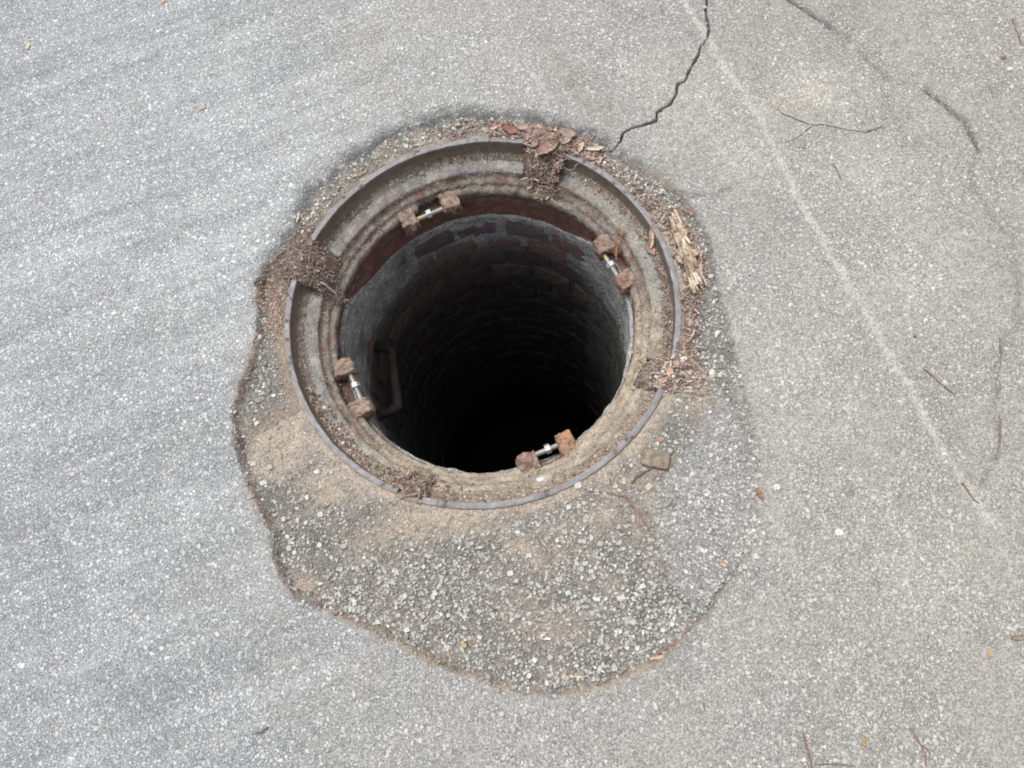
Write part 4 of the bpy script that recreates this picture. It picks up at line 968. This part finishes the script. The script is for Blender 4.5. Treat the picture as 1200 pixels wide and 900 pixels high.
# square block
lump('brown_block', 768, 538, .046, .030, .014, wang((748, 535), (788, 543)), (.235,.19,.155), 'square weathered brown wood block on the gravel right of the lower rim', 'wood block', 401, amp=.0022, rnd=.22, n=11, mat=M_LITTER, lift=-.0045,
     colf=lambda V, nz, nz2: mix((.13, .10, .08), (.27, .225, .18), np.clip(.5+.5*np.sin(V[:, 0]*9+nz*5)*.6+nz, 0, 1)))
ST = [ # px, py, length mm, width, height, angle, colour, label
 (33,55,16,10,6,60,(.50,.47,.33),'yellowish tan stone alone in the upper left of the road'),
 (237,127,16,9,6,10,(.46,.36,.30),'pinkish stone on the upper left road'),
 (191,2,12,8,4,20,(.50,.36,.28),'orange-pink chip at the top edge of the road'),
 (771,441,12,10,6,30,(.50,.54,.60),'pale blue pebble in the lower right gap of the rim'),
 (785,436,12,12,6,0,(.52,.33,.26),'round pink pebble just right of the blue one'),
 (779,445,9,9,5,0,(.42,.25,.19),'smaller reddish pebble below the pink one'),
 (801,421,11,9,6,0,(.66,.63,.58),'white pebble outside the lower right gap'),
 (834,437,12,9,7,50,(.60,.60,.56),'angular white stone at the right of the lower right gap'),
 (792,425,10,8,5,20,(.50,.38,.28),'tan pebble beside the white one at the gap'),
 (774,515,10,10,5,0,(.36,.22,.17),'round red-brown pebble above the square block'),
 (677,569,13,11,6,0,(.50,.49,.45),'pale grey stone just below the lower right rim'),
 (731,564,12,7,6,70,(.52,.41,.28),'tan pointed stone between the rim and the curved twig'),
 (711,564,14,9,5,80,(.36,.30,.24),'dull brown flat stone left of the tan pointed one'),
 (721,570,9,5,3,0,(.56,.48,.38),'small cream chip below the tan pointed stone'),
 (760,571,14,11,6,30,(.46,.40,.35),'light brown stone right of the tan pointed one'),
 (757,546,4,4,3,0,(.7,.7,.68),'tiny white grain under the square block'),
 (682,519,5,4,3,0,(.3,.2,.16),'tiny brown grain on the right lug'),
 (633,562,12,9,6,0,(.66,.65,.66),'white chip with a dark core on the lower ledge of the ring'),
 (724,511,14,8,3,20,(.42,.35,.27),'flat tan flake on the lower right ledge'),
 (402,519,7,6,5,0,(.68,.68,.65),'white stone on the lower left ledge'),
 (380,478,7,6,5,0,(.60,.59,.55),'pale stone on the left ledge'),
 (381,292,7,6,5,0,(.58,.62,.68),'bluish white pebble at the lower end of the upper left rim'),
 (354,284,9,7,6,0,(.52,.46,.40),'cream pebble outside the upper left gap'),
 (346,255,6,6,5,0,(.50,.46,.42),'small beige pebble left of the rim'),
 (476,172,9,8,6,0,(.55,.54,.50),'pale pebble outside the upper left rim'),
 (567,152,7,7,6,0,(.60,.59,.57),'white pebble left of the leaf heap'),
 (494,204,12,8,4,20,(.27,.24,.20),'flat dusty stone on the upper left ledge'),
 (519,185,9,8,5,0,(.36,.30,.22),'tan crumb stone on the top ledge'),
 (275,483,9,7,4,40,(.60,.56,.48),'cream chip at the left edge of the patch'),
 (309,566,13,9,6,10,(.52,.53,.52),'large pale stone at the left of the gravel patch'),
 (297,544,12,8,5,0,(.48,.48,.46),'grey stone just inside the left edge of the patch'),
 (360,583,9,6,6,80,(.60,.58,.54),'whitish angular stone in the upper left gravel'),
 (372,553,9,8,6,10,(.58,.58,.55),'round white stone above the whitish angular one'),
 (376,603,10,9,6,0,(.53,.52,.48),'pale round stone in the left gravel'),
 (416,706,9,7,6,80,(.55,.54,.50),'upright white stone in the lower left gravel'),
 (477,738,10,8,6,0,(.56,.54,.50),'rounded pale stone near the lower left patch edge'),
 (443,729,8,7,6,0,(.58,.57,.53),'paired white stone by the lower left patch edge'),
 (598,672,11,9,6,0,(.55,.53,.49),'pale stone in the middle of the gravel patch'),
 (620,651,9,7,6,0,(.58,.57,.53),'white stone right of the middle of the gravel patch'),
 (753,687,10,8,6,0,(.58,.56,.52),'rounded cream stone in the right gravel'),
 (728,701,12,8,6,10,(.60,.57,.53),'broad cream stone below the rounded one'),
 (666,695,10,8,6,0,(.46,.50,.47),'greenish grey stone in the lower gravel'),
 (983,624,13,11,4,0,(.62,.61,.58),'white stone set in the right asphalt'),
 (885,652,9,8,5,0,(.58,.56,.52),'white pebble at the right corner of the patch'),
 (910,571,11,9,4,0,(.60,.62,.63),'round white stone beside the reddish brown scrap'),
 (1013,869,13,9,6,70,(.32,.24,.155),'orange-brown nut-like lump near the bottom of the road'),
 (1176,68,9,7,5,0,(.24,.14,.12),'dark red-brown seed in the upper right corner'),
 (1183,81,10,8,5,0,(.6,.6,.58),'white pebble just below the dark seed'),
 (1160,765,9,9,3,0,(.38,.32,.18),'mustard speck on the lower right road'),
 (1072,395,5,5,3,0,(.16,.10,.08),'tiny dark seed right of the pale scrape'),
 (327,650,15,10,4,80,(.13,.095,.08),'dark brown clod in the left edge of the patch'),
 (710,77,7,6,3,0,(.44,.5,.48),'pale green chip in the upper middle road'),
 (1024,4,4,4,2,0,(.4,.2,.2),'tiny red speck at the top of the road')]
for q, (px, py, l, w_, h_, an, c, lab) in enumerate(ST):
    o = lump('pebble' if l < 13 else 'stone', px, py, l/1150, w_/1150, h_/1000*.62, an, np.array(c)*.86, lab, 'stone', 500+q, rnd=.38, amp=.0012, n=4)
    o.data.polygons.foreach_set('use_smooth', np.zeros(len(o.data.polygons), bool))
print('objects', len(SC.objects), 'tris', sum(sum(len(p.vertices)-2 for p in m.polygons) if len(m.polygons) < 2000 else 2*len(m.polygons) for m in bpy.data.meshes if m.users))
